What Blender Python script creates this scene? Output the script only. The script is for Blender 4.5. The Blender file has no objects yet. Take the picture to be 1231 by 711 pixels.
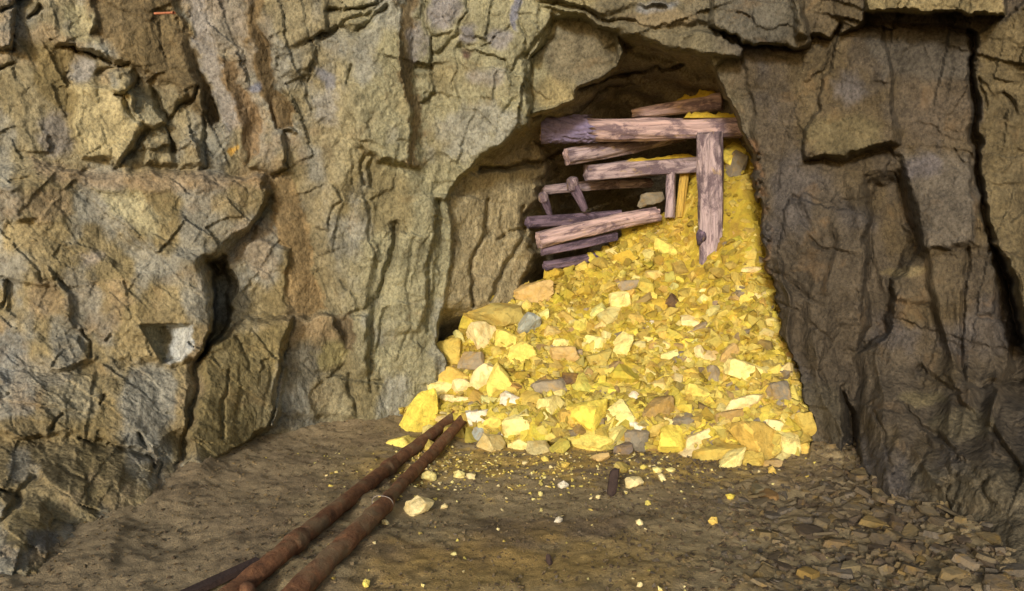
import bpy, bmesh, math, random
import numpy as np
from mathutils import Vector, Matrix, Euler

random.seed(7)
rng = np.random.default_rng(11)
SC = bpy.context.scene
COL = SC.collection

# ------------------------------------------------------------------ camera, sky, sun, exposure
IMG_W, IMG_H, FPX, HORIZON = 1231.0, 711.0, 900.0, 280.0
CAM = np.array([0.0, 0.0, 1.55])
PITCH = math.atan((IMG_H / 2 - HORIZON) / FPX)
cd = bpy.data.cameras.new('camera')
cam = bpy.data.objects.new('camera', cd)
COL.objects.link(cam)
cam.location = CAM
cam.rotation_euler = (math.pi / 2 - PITCH, 0, 0)
cd.sensor_width = 36.0
cd.lens = 36.0 * FPX / IMG_W
cd.clip_start = 0.05
cd.clip_end = 200.0
SC.camera = cam

SUN_EL, SUN_AZ = math.radians(15.5), math.radians(17)      # azimuth: degrees to the left of straight behind the camera
TO_SUN = Vector((-math.sin(SUN_AZ) * math.cos(SUN_EL), -math.cos(SUN_AZ) * math.cos(SUN_EL), math.sin(SUN_EL)))
world = bpy.data.worlds.new('World')
SC.world = world
world.use_nodes = True
wn = world.node_tree
bg = wn.nodes['Background']
sky = wn.nodes.new('ShaderNodeTexSky')
sky.sky_type = 'NISHITA'
sky.sun_disc = False
sky.sun_elevation = SUN_EL
sky.sun_rotation = math.atan2(TO_SUN.x, TO_SUN.y)
sky.air_density = 1.0
sky.dust_density = 2.5
sky.ozone_density = 0.6
wn.links.new(sky.outputs[0], bg.inputs[0])
bg.inputs[1].default_value = 0.15
sl = bpy.data.lights.new('sun', 'SUN')
sl.energy = 2.6
sl.angle = math.radians(7.0)
sl.color = (1.0, 0.965, 0.92)
sun = bpy.data.objects.new('sun', sl)
COL.objects.link(sun)
sun.location = (-3, -6, 6)
sun.rotation_euler = TO_SUN.to_track_quat('Z', 'Y').to_euler()
SC.view_settings.view_transform = 'Standard'
SC.view_settings.look = 'None'
SC.view_settings.gamma = 1.0
SC.view_settings.exposure = 0.03
SC.view_settings.use_curve_mapping = False
SC.cycles.max_bounces = 5

# ------------------------------------------------------------------ helpers
cp, sp = math.cos(PITCH), math.sin(PITCH)


def ray(px, py):
    """direction with y == 1 for a picture position (numpy ok)"""
    dx = (px - IMG_W / 2) / FPX
    dy = -(py - IMG_H / 2) / FPX
    fy = sp * dy + cp
    fz = cp * dy - sp
    return dx / fy, fz / fy


def at(px, py, Y):
    a, b = ray(px, py)
    return Vector((a * Y, Y, CAM[2] + b * Y))


def on_z(px, py, z):
    a, b = ray(px, py)
    Y = (z - CAM[2]) / b
    return Vector((a * Y, Y, z))


def lin(rgb, k=1.0):
    o = []
    for c in rgb:
        c = c / 255.0
        o.append((c / 12.92 if c <= 0.04045 else ((c + 0.055) / 1.055) ** 2.4) * k)
    return np.array(o)


def H32(ix, iy, seed):
    h = (ix.astype(np.int64) * 374761393 + iy.astype(np.int64) * 668265263 + seed * 1442695041) & 0xFFFFFFFF
    h = ((h ^ (h >> 13)) * 1274126177) & 0xFFFFFFFF
    h = ((h ^ (h >> 16)) * 2246822519) & 0xFFFFFFFF
    return ((h ^ (h >> 15)) & 0xFFFFFF) / float(0x1000000)


def vn(x, y, seed=0):
    ix = np.floor(x); iy = np.floor(y)
    fx = x - ix; fy = y - iy
    fx = fx * fx * fx * (fx * (fx * 6 - 15) + 10)
    fy = fy * fy * fy * (fy * (fy * 6 - 15) + 10)
    ix = ix.astype(np.int64); iy = iy.astype(np.int64)
    a = H32(ix, iy, seed); b = H32(ix + 1, iy, seed)
    c = H32(ix, iy + 1, seed); d = H32(ix + 1, iy + 1, seed)
    return (a + (b - a) * fx) * (1 - fy) + (c + (d - c) * fx) * fy - 0.5


def fbm(x, y, seed=0, o=4, g=0.5):
    s = 0; a = 1.0
    for k in range(o):
        s = s + a * vn(x * (2 ** k) + 17.3 * k, y * (2 ** k) - 9.1 * k, seed + k)
        a *= g
    return s


def chisel(x, y, seed, slope=0.6, k=0.7, jit=0.85):
    """continuous faceted relief: the upper envelope of randomly tilted planes"""
    ix = np.floor(x); iy = np.floor(y)
    best = np.full(x.shape, -9.0)
    for dx in (-1, 0, 1):
        for dy in (-1, 0, 1):
            cx = ix + dx; cy = iy + dy
            jx = cx + 0.5 + jit * (H32(cx, cy, seed) - 0.5)
            jy = cy + 0.5 + jit * (H32(cx, cy, seed + 1) - 0.5)
            ox = x - jx; oy = y - jy
            v = (H32(cx, cy, seed + 2) - 0.5) * 0.9 + slope * 2 * ((H32(cx, cy, seed + 3) - 0.5) * ox + (H32(cx, cy, seed + 4) - 0.5) * oy)
            v = v - k * (ox * ox + oy * oy)
            best = np.maximum(best, v)
    return best


def plates(x, y, seed, slope=0.5):
    """broken plates: one tilted plane per cell, with steps at the joints"""
    ix = np.floor(x); iy = np.floor(y)
    bd = np.full(x.shape, 99.0); bh = np.zeros(x.shape)
    for dx in (-1, 0, 1):
        for dy in (-1, 0, 1):
            cx = ix + dx; cy = iy + dy
            ox = x - (cx + 0.5 + 0.9 * (H32(cx, cy, seed) - 0.5))
            oy = y - (cy + 0.5 + 0.9 * (H32(cx, cy, seed + 1) - 0.5))
            d = ox * ox + oy * oy
            v = (H32(cx, cy, seed + 2) - 0.5) + slope * 2 * ((H32(cx, cy, seed + 3) - 0.5) * ox + (H32(cx, cy, seed + 4) - 0.5) * oy)
            m = d < bd
            bd = np.where(m, d, bd); bh = np.where(m, v, bh)
    return bh


def sstep(a, b, x):
    t = np.clip((x - a) / (b - a), 0, 1)
    return t * t * (3 - 2 * t)


def poly_sd(X, Y, poly):
    """signed distance, negative inside"""
    d = np.full(X.shape, 1e9); ins = np.zeros(X.shape, bool)
    n = len(poly)
    for i in range(n):
        ax, ay = poly[i]; bx, by = poly[(i + 1) % n]
        ex, ey = bx - ax, by - ay
        t = np.clip(((X - ax) * ex + (Y - ay) * ey) / (ex * ex + ey * ey + 1e-9), 0, 1)
        d = np.minimum(d, (X - ax - ex * t) ** 2 + (Y - ay - ey * t) ** 2)
        c = ((ay > Y) != (by > Y)) & (X < (bx - ax) * (Y - ay) / ((by - ay) if by != ay else 1e-9) + ax)
        ins ^= c
    d = np.sqrt(d)
    return np.where(ins, -d, d)


def line_d(X, Y, pl):
    d = np.full(X.shape, 1e9)
    for (ax, ay), (bx, by) in zip(pl[:-1], pl[1:]):
        ex, ey = bx - ax, by - ay
        t = np.clip(((X - ax) * ex + (Y - ay) * ey) / (ex * ex + ey * ey + 1e-9), 0, 1)
        d = np.minimum(d, (X - ax - ex * t) ** 2 + (Y - ay - ey * t) ** 2)
    return np.sqrt(d)


def mesh_np(name, V, F, col=None, nrm=None, smooth=True):
    me = bpy.data.meshes.new(name)
    V = np.ascontiguousarray(V, dtype=np.float32); F = np.ascontiguousarray(F, dtype=np.int32)
    me.vertices.add(len(V)); me.vertices.foreach_set('co', V.ravel())
    k = F.shape[1]
    me.loops.add(F.size); me.loops.foreach_set('vertex_index', F.ravel())
    me.polygons.add(len(F))
    me.polygons.foreach_set('loop_start', np.arange(0, F.size, k, dtype=np.int32))
    me.polygons.foreach_set('use_smooth', np.full(len(F), smooth, dtype=bool))
    me.update(calc_edges=True)
    if col is not None:
        ca = me.color_attributes.new('Col', 'FLOAT_COLOR', 'POINT')
        c4 = np.ones((len(V), 4), np.float32); c4[:, :3] = col
        ca.data.foreach_set('color', c4.ravel())
    if nrm is not None:
        me.normals_split_custom_set_from_vertices(nrm.astype(np.float32).tolist())
    return me


def obj(name, me, mat=None, parent=None, label=None, cat=None, group=None, kind=None, loc=None):
    o = bpy.data.objects.new(name, me)
    COL.objects.link(o)
    if mat is not None and me is not None and not me.materials:
        me.materials.append(mat)
    if parent is not None:
        o.parent = parent
    if loc is not None:
        o.location = loc
    if label: o['label'] = label
    if cat: o['category'] = cat
    if group: o['group'] = group
    if kind: o['kind'] = kind
    return o


# ------------------------------------------------------------------ materials
def newmat(name):
    m = bpy.data.materials.new(name); m.use_nodes = True
    nt = m.node_tree
    b = nt.nodes['Principled BSDF']
    b.inputs['Roughness'].default_value = 0.88
    b.inputs['Specular IOR Level'].default_value = 0.22
    return m, nt, b


def N(nt, t, **kw):
    n = nt.nodes.new(t)
    for k, v in kw.items():
        if hasattr(n, k) and not k.startswith('i_'):
            setattr(n, k, v)
    return n


def noise(nt, vec, scale, detail=6, rough=0.6, dist=0.0):
    n = nt.nodes.new('ShaderNodeTexNoise')
    n.inputs['Scale'].default_value = scale; n.inputs['Detail'].default_value = detail
    n.inputs['Roughness'].default_value = rough; n.inputs['Distortion'].default_value = dist
    if vec is not None: nt.links.new(vec, n.inputs['Vector'])
    return n.outputs['Fac']


def ramp(nt, fac, stops):
    r = nt.nodes.new('ShaderNodeValToRGB')
    e = r.color_ramp.elements
    while len(e) < len(stops): e.new(0.5)
    for el, (p, c) in zip(e, stops):
        el.position = p
        el.color = (c, c, c, 1) if isinstance(c, (int, float)) else (*c, 1)
    nt.links.new(fac, r.inputs[0])
    return r.outputs[0]


def mix(nt, fac, a, b, mode='MIX'):
    m = nt.nodes.new('ShaderNodeMix'); m.data_type = 'RGBA'; m.blend_type = mode
    for s, v in ((m.inputs[0], fac), (m.inputs[6], a), (m.inputs[7], b)):
        if isinstance(v, (int, float)): s.default_value = v
        elif isinstance(v, (tuple, list, np.ndarray)): s.default_value = (*[float(q) for q in v][:3], 1)
        else: nt.links.new(v, s)
    return m.outputs[2]


def bump(nt, b, h, strength, dist, normal=None):
    n = nt.nodes.new('ShaderNodeBump')
    n.inputs['Strength'].default_value = strength; n.inputs['Distance'].default_value = dist
    nt.links.new(h, n.inputs['Height'])
    if normal is not None: nt.links.new(normal, n.inputs['Normal'])
    return n.outputs[0]


def geo(nt):
    return nt.nodes.new('ShaderNodeNewGeometry').outputs['Position']


def attr(nt, name='Col'):
    a = nt.nodes.new('ShaderNodeVertexColor'); a.layer_name = name
    return a.outputs[0]


def rock_material():
    m, nt, b = newmat('native_rock')
    p = geo(nt)
    mp = nt.nodes.new('ShaderNodeMapping'); nt.links.new(p, mp.inputs[0])
    mp.inputs['Rotation'].default_value = (0.25, 0.35, 0.2); mp.inputs['Scale'].default_value = (1.0, 1.0, 0.78)
    v = mp.outputs[0]
    c = attr(nt)
    c = mix(nt, 0.9, c, ramp(nt, noise(nt, v, 7, 9, 0.68, 0.4), [(0.28, 0.5), (0.5, 1.0), (0.74, 1.4)]), 'MULTIPLY')
    c = mix(nt, 0.8, c, ramp(nt, noise(nt, p, 1.7, 6, 0.6, 0.6), [(0.3, 0.66), (0.5, 1.0), (0.7, 1.2)]), 'MULTIPLY')
    c = mix(nt, 0.9, c, ramp(nt, noise(nt, v, 48, 6, 0.75), [(0.36, 0.5), (0.5, 1.0), (0.64, 1.4)]), 'MULTIPLY')
    # pale dust specks and rusty films of the rock itself
    c = mix(nt, ramp(nt, noise(nt, p, 3.3, 5, 0.6, 0.6), [(0.58, 0.0), (0.74, 0.22)]), c, tuple(lin((150, 118, 76), 1.0)))
    c = mix(nt, ramp(nt, noise(nt, p, 130, 3, 0.6), [(0.64, 0.0), (0.74, 0.28)]), c, tuple(lin((190, 178, 150), 1.0)))
    nt.links.new(c, b.inputs['Base Color'])
    dn = nt.nodes.new('ShaderNodeTexNoise'); dn.inputs['Scale'].default_value = 9; dn.inputs['Detail'].default_value = 5; nt.links.new(v, dn.inputs['Vector'])
    ad = nt.nodes.new('ShaderNodeVectorMath'); ad.operation = 'MULTIPLY_ADD'; ad.inputs[1].default_value = (0.16, 0.16, 0.16)
    nt.links.new(dn.outputs['Color'], ad.inputs[0]); nt.links.new(v, ad.inputs[2])
    nrm = None
    for sc_, st_, ds_ in ((7.0, 0.45, 0.05), (24.0, 0.42, 0.018)):
        vo = nt.nodes.new('ShaderNodeTexVoronoi'); vo.feature = 'F1'; vo.inputs['Scale'].default_value = sc_; nt.links.new(ad.outputs[0], vo.inputs['Vector'])
        iv = nt.nodes.new('ShaderNodeMath'); iv.operation = 'SUBTRACT'; iv.inputs[0].default_value = 1.0; nt.links.new(vo.outputs['Distance'], iv.inputs[1])
        nrm = bump(nt, b, iv.outputs[0], st_, ds_, nrm)
    n1 = bump(nt, b, noise(nt, v, 34, 6, 0.74, 0.2), 0.42, 0.026, nrm)
    n2 = n1
    nt.links.new(n2, b.inputs['Normal'])
    return m


def ground_material():
    m, nt, b = newmat('trodden_mud')
    p = geo(nt)
    c = attr(nt)
    c = mix(nt, 0.9, c, ramp(nt, noise(nt, p, 5, 8, 0.7, 0.5), [(0.28, 0.55), (0.5, 1.0), (0.74, 1.4)]), 'MULTIPLY')
    c = mix(nt, 0.8, c, ramp(nt, noise(nt, p, 55, 6, 0.75), [(0.3, 0.6), (0.5, 1.0), (0.72, 1.35)]), 'MULTIPLY')
    c = mix(nt, ramp(nt, noise(nt, p, 90, 2, 0.5), [(0.70, 0.0), (0.76, 0.6)]), c, tuple(lin((190, 168, 110))))
    nt.links.new(c, b.inputs['Base Color'])
    n1 = bump(nt, b, noise(nt, p, 40, 8, 0.75, 0.1), 0.5, 0.025)
    n2 = bump(nt, b, noise(nt, p, 110, 5, 0.7), 0.9, 0.012, n1)
    nt.links.new(n2, b.inputs['Normal'])
    nt.links.new(ramp(nt, noise(nt, p, 3, 4), [(0.35, 0.65), (0.6, 0.9)]), b.inputs['Roughness'])
    return m


def ore_material(name, use_object_color, rust=0.45):
    m, nt, b = newmat(name)
    p = geo(nt)
    if use_object_color:
        oi = nt.nodes.new('ShaderNodeObjectInfo'); c = oi.outputs['Color']
    else:
        c = attr(nt)
    c = mix(nt, 0.8, c, ramp(nt, noise(nt, p, 16, 6, 0.65, 0.5), [(0.30, 0.66), (0.5, 1.0), (0.7, 1.15)]), 'MULTIPLY')
    c = mix(nt, ramp(nt, noise(nt, p, 9, 6, 0.62, 0.8), [(0.48, 0.0), (0.66, rust)]), c, tuple(lin((200, 156, 58), 1.0)))
    c = mix(nt, ramp(nt, noise(nt, p, 13, 5, 0.6, 0.6), [(0.54, 0.0), (0.70, 0.6)]), c, tuple(lin((140, 112, 56), 1.0)))
    c = mix(nt, ramp(nt, noise(nt, p, 70, 4, 0.65), [(0.60, 0.0), (0.74, 0.45)]), c, tuple(lin((105, 80, 26), 1.0)))
    nt.links.new(c, b.inputs['Base Color'])
    n1 = bump(nt, b, noise(nt, p, 34, 6, 0.65, 0.2), 0.6, 0.022)
    n2 = bump(nt, b, noise(nt, p, 150, 4, 0.6), 0.4, 0.006, n1)
    nt.links.new(n2, b.inputs['Normal'])
    return m


def wood_material(name, pale, dark, stain, dark_amt):
    m, nt, b = newmat(name)
    tc = nt.nodes.new('ShaderNodeTexCoord').outputs['Object']
    mp = nt.nodes.new('ShaderNodeMapping'); nt.links.new(tc, mp.inputs[0])
    mp.inputs['Scale'].default_value = (1.0, 1.0, 0.10)
    g = noise(nt, mp.outputs[0], 42, 6, 0.65, 0.4)
    mp2 = nt.nodes.new('ShaderNodeMapping'); nt.links.new(tc, mp2.inputs[0])
    mp2.inputs['Scale'].default_value = (1.0, 1.0, 0.45)
    c = mix(nt, ramp(nt, g, [(0.33, 0.0), (0.62, 1.0)]), tuple(np.array(pale) * 0.45), pale)
    c = mix(nt, ramp(nt, noise(nt, mp2.outputs[0], 6.5, 7, 0.68, 0.5), [(0.62 - dark_amt * 0.35, 0.0), (0.70 - dark_amt * 0.35, 0.85)]), c, dark)
    c = mix(nt, ramp(nt, noise(nt, mp2.outputs[0], 9, 5, 0.6, 0.4), [(0.60, 0.0), (0.70, 0.75)]), c, stain)
    c = mix(nt, ramp(nt, noise(nt, tc, 90, 4, 0.7), [(0.6, 0.0), (0.72, 0.5)]), c, (0.62, 0.55, 0.5))
    nt.links.new(c, b.inputs['Base Color'])
    n1 = bump(nt, b, g, 0.8, 0.018)
    n2 = bump(nt, b, noise(nt, tc, 60, 6, 0.7), 0.5, 0.010, n1)
    nt.links.new(n2, b.inputs['Normal'])
    return m


def rust_material():
    m, nt, b = newmat('rusted_steel')
    p = geo(nt)
    c = ramp(nt, noise(nt, p, 14, 8, 0.7, 0.4), [(0.28, tuple(lin((64, 46, 38)))), (0.45, tuple(lin((110, 77, 54)))), (0.6, tuple(lin((136, 95, 66)))), (0.75, tuple(lin((172, 126, 86))))])
    c = mix(nt, ramp(nt, noise(nt, p, 45, 6, 0.7), [(0.5, 0.0), (0.68, 0.7)]), c, tuple(lin((88, 58, 42))))
    c = mix(nt, ramp(nt, noise(nt, p, 6, 5, 0.6), [(0.46, 0.0), (0.62, 0.75)]), c, tuple(lin((130, 112, 84))))
    nt.links.new(c, b.inputs['Base Color'])
    b.inputs['Metallic'].default_value = 0.0
    n1 = bump(nt, b, noise(nt, p, 55, 8, 0.7), 0.9, 0.012)
    nt.links.new(n1, b.inputs['Normal'])
    return m


def plain_material(name, col, rough=0.85):
    m, nt, b = newmat(name)
    p = geo(nt)
    c = mix(nt, 0.8, tuple(col), ramp(nt, noise(nt, p, 30, 6, 0.7), [(0.3, 0.55), (0.5, 1.0), (0.7, 1.3)]), 'MULTIPLY')
    nt.links.new(c, b.inputs['Base Color'])
    b.inputs['Roughness'].default_value = rough
    nt.links.new(bump(nt, b, noise(nt, p, 80, 5, 0.65), 0.5, 0.008), b.inputs['Normal'])
    return m


M_ROCK = rock_material()
M_GROUND = ground_material()
M_ORE = ore_material('ochre_ore', True, 0.42)
M_ORE_MIX = ore_material('ochre_ore_fines', False, 0.3)
M_CHIP = ore_material('slate_chip', True, 0.0)
M_RUST = rust_material()
M_WOOD = wood_material('weathered_mine_timber', tuple(lin((190, 171, 174), 1.0)), tuple(lin((92, 78, 88))), tuple(lin((186, 160, 100))), 0.46)
M_WOOD_DARK = wood_material('damp_purple_timber', tuple(lin((130, 112, 128), 1.0)), tuple(lin((62, 52, 66))), tuple(lin((150, 130, 100))), 0.5)
M_WOOD_PINK = wood_material('pinkish_stripped_timber', tuple(lin((206, 178, 174), 1.0)), tuple(lin((100, 84, 94))), tuple(lin((196, 168, 110))), 0.40)
M_WOOD_OCHRE = wood_material('ochre_coated_timber', tuple(lin((206, 172, 84))), tuple(lin((120, 96, 60))), tuple(lin((216, 178, 60))), 0.3)
M_BARK = plain_material('purple_black_bark', lin((124, 114, 142)))
M_CUT = plain_material('yellow_cut_wood', lin((214, 182, 104)))
M_WIRE = plain_material('pale_wire', lin((140, 130, 122)), 0.5)
M_DARK = plain_material('dark_slate', lin((62, 50, 46)))
M_OCHRE = plain_material('ochre_powder', lin((200, 172, 62)))

exec_parts = []
# ------------------------------------------------------------------ the rock face
STEP = 1.7
gx = np.arange(-170, 1492, STEP); gy = np.arange(-236, 800, STEP)
PX, PY = np.meshgrid(gx, gy)
cols = [-260, 0, 130, 215, 330, 430, 530, 640, 760, 900, 975, 1080, 1231, 1490]
rows = [-236, 0, 200, 420, 520, 600, 690, 800]
TAB = np.array([
    [4.50, 5.00, 5.20, 5.40, 5.60, 5.70, 5.70, 5.60, 5.50, 5.30, 5.20, 5.00, 4.70, 4.10],
    [4.60, 5.05, 5.30, 5.48, 5.72, 5.86, 5.92, 5.94, 5.85, 5.65, 5.50, 5.25, 4.95, 4.30],
    [4.50, 5.00, 5.28, 5.48, 5.78, 5.96, 6.10, 6.15, 6.05, 5.80, 5.60, 5.35, 5.02, 4.30],
    [4.35, 4.75, 5.08, 5.30, 5.78, 6.00, 6.22, 6.30, 6.20, 5.80, 5.55, 5.25, 4.90, 4.10],
    [4.15, 4.30, 4.62, 4.88, 5.52, 5.95, 6.25, 6.30, 6.20, 5.75, 5.40, 4.78, 4.18, 3.60],
    [3.95, 3.80, 4.02, 4.28, 5.35, 5.90, 6.20, 6.30, 6.20, 5.72, 5.25, 4.28, 3.60, 3.10],
    [3.70, 3.22, 3.40, 3.90, 5.35, 5.90, 6.20, 6.30, 6.20, 5.70, 5.20, 4.00, 3.20, 2.80],
    [3.55, 3.05, 3.35, 3.85, 5.35, 5.90, 6.20, 6.30, 6.20, 5.70, 5.20, 3.95, 3.10, 2.70]])


def smooth_interp(xs, ys, T, X, Y):
    xi = np.clip(np.searchsorted(xs, X, side='right') - 1, 0, len(xs) - 2)
    yi = np.clip(np.searchsorted(ys, Y, side='right') - 1, 0, len(ys) - 2)
    xs = np.array(xs, float); ys = np.array(ys, float)
    fx = (X - xs[xi]) / (xs[xi + 1] - xs[xi]); fy = (Y - ys[yi]) / (ys[yi + 1] - ys[yi])
    fx = 0.6 * fx + 0.4 * fx * fx * (3 - 2 * fx); fy = 0.6 * fy + 0.4 * fy * fy * (3 - 2 * fy)
    return (T[yi, xi] * (1 - fx) + T[yi, xi + 1] * fx) * (1 - fy) + (T[yi + 1, xi] * (1 - fx) + T[yi + 1, xi + 1] * fx) * fy


YB = smooth_interp(cols, rows, TAB, PX, PY)
# ragged edges: every outline is read through a warped copy of the coordinates
WX = PX + 7 * fbm(PX / 26, PY / 26, 5, 4, 0.6)
WY = PY + 7 * fbm(PX / 26, PY / 26, 55, 4, 0.6)
SV = 0.6 + 3.0 * np.clip(vn(PX / 42, PY / 42, 66) + 0.25, 0, 1)
HH = np.zeros(PX.shape)
RO = np.ones(PX.shape)
LAB = np.zeros(PX.shape, np.int16)
SLABS = []


def box(pts, pad):
    xs = [p[0] for p in pts]; ys = [p[1] for p in pts]
    x0 = max(0, int((min(xs) - pad - gx[0]) / STEP)); x1 = min(len(gx), int((max(xs) + pad - gx[0]) / STEP) + 2)
    y0 = max(0, int((min(ys) - pad - gy[0]) / STEP)); y1 = min(len(gy), int((max(ys) + pad - gy[0]) / STEP) + 2)
    return (slice(y0, y1), slice(x0, x1))


def slab(pts, h, sx=0.0, sy=0.0, soft=5, rough=None, name=None, label=None):
    """a piece of the face standing h metres proud, tilted sx / sy metres per 100 px"""
    s = box(pts, soft * 2 + 14)
    sd = poly_sd(WX[s], WY[s], pts)
    m = np.clip(0.5 - sd / (soft * SV[s]), 0, 1)
    cx = sum(p[0] for p in pts) / len(pts); cy = sum(p[1] for p in pts) / len(pts)
    HH[s] += m * (h + sx * (PX[s] - cx) / 100 + sy * (PY[s] - cy) / 100)
    if rough is not None:
        RO[s] = RO[s] * (1 - m) + rough * m
    if name:
        SLABS.append((name, label, cx))
        L = LAB[s]; L[m > 0.5] = len(SLABS)


def dome(cx, cy, rx, ry, h, p=2.0):
    d = ((WX - cx) / rx) ** 2 + ((WY - cy) / ry) ** 2
    global HH
    HH = HH + h * np.clip(1 - d, 0, 1) ** (1 / p)


CRK = 0.55


def crack(pts, depth=0.06, w=3.5):
    s = box(pts, w * 3 + 14)
    d = line_d(WX[s], WY[s], pts)
    wid = 0.8 * w * (0.7 + 1.5 * (vn(PX[s] / 17, PY[s] / 17, 77) + 0.3))
    HH[s] -= CRK * depth * np.clip(1 - d / np.maximum(wid, 0.8), 0, 1)


SL = 'rock_slab'
# ---- upper left
slab([(-60, -40), (20, -40), (17, 40), (16, 62), (-60, 66)], 0.10, 0.05, 0.05, 4, name=SL)
slab([(55, -60), (112, -60), (112, 40), (128, 70), (62, 50)], 0.10, -0.05, 0.12, 5, name=SL, label='creamy block above a slanting dark joint')
slab([(104, -60), (190, -60), (218, 40), (238, 100), (250, 150), (238, 128), (205, 104), (150, 80), (128, 70), (108, 30)], 0.10, -0.07, 0.05, 6, 0.7, name=SL, label='smooth brown panel')
slab([(190, -60), (205, 0), (236, 52), (247, 92), (264, 140), (252, 150), (236, 100), (216, 45)], 0.05, -0.35, 0, 5, 0.4)
slab([(206, -60), (245, 0), (258, 62), (292, 150), (286, 200), (266, 150), (248, 92), (236, 50)], 0.03, 0.06, 0, 4, 0.6, name=SL, label='grey violet strip of rock')
slab([(262, 70), (285, 75), (312, 150), (300, 200), (290, 150)], 0.04, -0.25, 0, 4, 0.6)
slab([(283, -60), (303, -60), (304, 10), (322, 55), (346, 115), (357, 157), (332, 156), (318, 100), (300, 60)], 0.08, -0.42, 0.02, 4, 0.35, name=SL, label='smooth brown diagonal facet')
slab([(90, 104), (150, 100), (172, 150), (160, 176), (146, 196), (100, 190), (88, 150)], 0.12, 0.05, 0.02, 6, name=SL, label='cream coloured block')
slab([(152, 113), (186, 118), (199, 146), (180, 153), (168, 146)], 0.11, 0, 0.05, 4, name=SL, label='small grey block')
slab([(128, 87), (155, 85), (161, 100), (148, 113), (137, 101)], 0.10, 0, 0, 4, name=SL)
slab([(200, 108), (220, 112), (212, 135), (198, 130)], 0.08, 0, 0, 4)
slab([(165, 160), (235, 150), (244, 204), (170, 204)], -0.05, 0, 0, 8, 1.8)
slab([(176, 168), (205, 162), (212, 196), (178, 198)], 0.08, 0, 0, 5)
slab([(215, 172), (236, 165), (242, 200), (216, 200)], 0.06, 0, 0, 5)
crack([(60, 48), (105, 66), (145, 80), (152, 78)], 0.12, 4)
crack([(118, 90), (136, 82), (145, 79)], 0.09, 4)
crack([(143, 112), (158, 130), (175, 152), (160, 182), (146, 198)], 0.13, 5)
crack([(190, 108), (195, 132), (205, 143), (218, 126), (232, 120), (234, 104)], 0.13, 4.5)
crack([(150, 112), (164, 98)], 0.12, 5)
crack([(246, 138), (249, 200), (243, 206)], 0.13, 4)
crack([(16, 62), (0, 63), (-40, 60)], 0.12, 5); crack([(18, 42), (16, 62)], 0.10, 4); crack([(0, 82), (14, 78)], 0.1, 4)
crack([(0, 15), (20, 5), (30, -5)], 0.13, 6); crack([(38, 20), (52, 8)], 0.12, 5)
crack([(192, 28), (196, 60), (205, 80)], 0.05, 2.5)
# ---- ledge and the big lower left mass
slab([(-80, 214), (40, 196), (100, 210), (160, 206), (240, 209), (318, 214), (323, 240), (300, 276), (266, 302), (243, 318), (254, 362), (252, 404), (234, 434), (190, 434), (120, 440), (60, 446), (-80, 436)],
     0.14, 0.03, -0.02, 7, 0.9, name='rock_ledge', label='broad tan ledge slab over the left foot')
slab([(0, 226), (60, 214), (130, 262), (176, 312), (150, 330), (90, 280), (20, 262)], 0.05, -0.12, 0.0, 6, 0.5)
slab([(104, 212), (160, 210), (204, 226), (160, 232), (108, 228)], 0.05, 0, 0.1, 5, 0.5)
slab([(150, 340), (190, 300), (240, 312), (254, 360), (252, 402), (236, 434), (192, 432), (160, 402)], 0.13, 0.02, 0.03, 16, 0.7, name='rock_boss', label='rounded boss with a square notch, shadow at its right')
slab([(322, 214), (346, 213), (374, 280), (389, 372), (378, 378), (352, 382), (346, 300)], 0.05, -0.22, 0.02, 5, 0.25, name=SL, label='smooth tan facet with a curved right edge')
slab([(255, 300), (300, 284), (345, 300), (346, 378), (300, 382), (278, 400), (262, 350)], 0.03, 0.06, 0, 8)
slab([(275, 330), (300, 320), (292, 352), (276, 362)], 0.05, 0, 0.05, 4, 0.5)
slab([(248, 428), (278, 402), (300, 384), (347, 380), (334, 512), (300, 530), (245, 566), (226, 556), (236, 500)], 0.18, 0.05, 0.0, 6, 0.9, name='rock_buttress', label='olive brown buttress with a straight right edge')
slab([(-80, 440), (60, 446), (180, 440), (232, 440), (226, 515), (186, 552), (100, 526), (-80, 520)], 0.08, 0, 0.06, 10)
slab([(96, 530), (186, 556), (188, 600), (130, 640), (60, 600), (40, 560)], 0.07, 0, 0.02, 8)
slab([(4, 606), (54, 604), (53, 630), (26, 660), (-6, 662)], 0.12, 0, 0, 6, 0.35, name=SL, label='flat ochre slab low in the corner')
slab([(10, 340), (70, 345), (84, 392), (60, 410), (6, 372)], -0.03, 0.05, 0.05, 6)
slab([(60, 320), (82, 352), (88, 392), (70, 388)], 0.05, -0.1, 0, 5)
slab([(28, 405), (90, 408), (110, 430), (70, 445), (40, 430)], 0.06, 0, 0.1, 6)
crack([(323, 240), (306, 270), (300, 288), (276, 310), (262, 330), (248, 314)], 0.16, 5)
slab([(250, 316), (268, 310), (277, 345), (274, 388), (262, 410), (238, 436), (252, 400), (255, 360)], -0.30, 0.0, 0, 5, 0.5)
crack([(238, 428), (233, 470), (229, 516), (217, 558), (222, 590)], 0.14, 4.5)
crack([(276, 446), (270, 480), (267, 528)], 0.08, 3)
crack([(288, 405), (298, 430), (300, 445)], 0.05, 3)
crack([(346, 384), (337, 470), (326, 514)], 0.14, 5)
crack([(98, 528), (150, 540), (186, 553)], 0.12, 4.5); crack([(168, 524), (180, 550), (188, 562)], 0.12, 3.5)
crack([(196, 556), (187, 606)], 0.10, 3); crack([(70, 560), (105, 575)], 0.06, 3)
crack([(64, 517), (75, 500)], 0.09, 4); crack([(121, 488), (127, 476)], 0.09, 4)
crack([(-20, 335), (10, 340), (2, 368)], 0.10, 4); crack([(100, 400), (108, 415), (106, 428)], 0.09, 4)
crack([(126, 410), (130, 402)], 0.08, 4); crack([(50, 326), (54, 338), (66, 338), (70, 330)], 0.05, 2.5)
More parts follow.
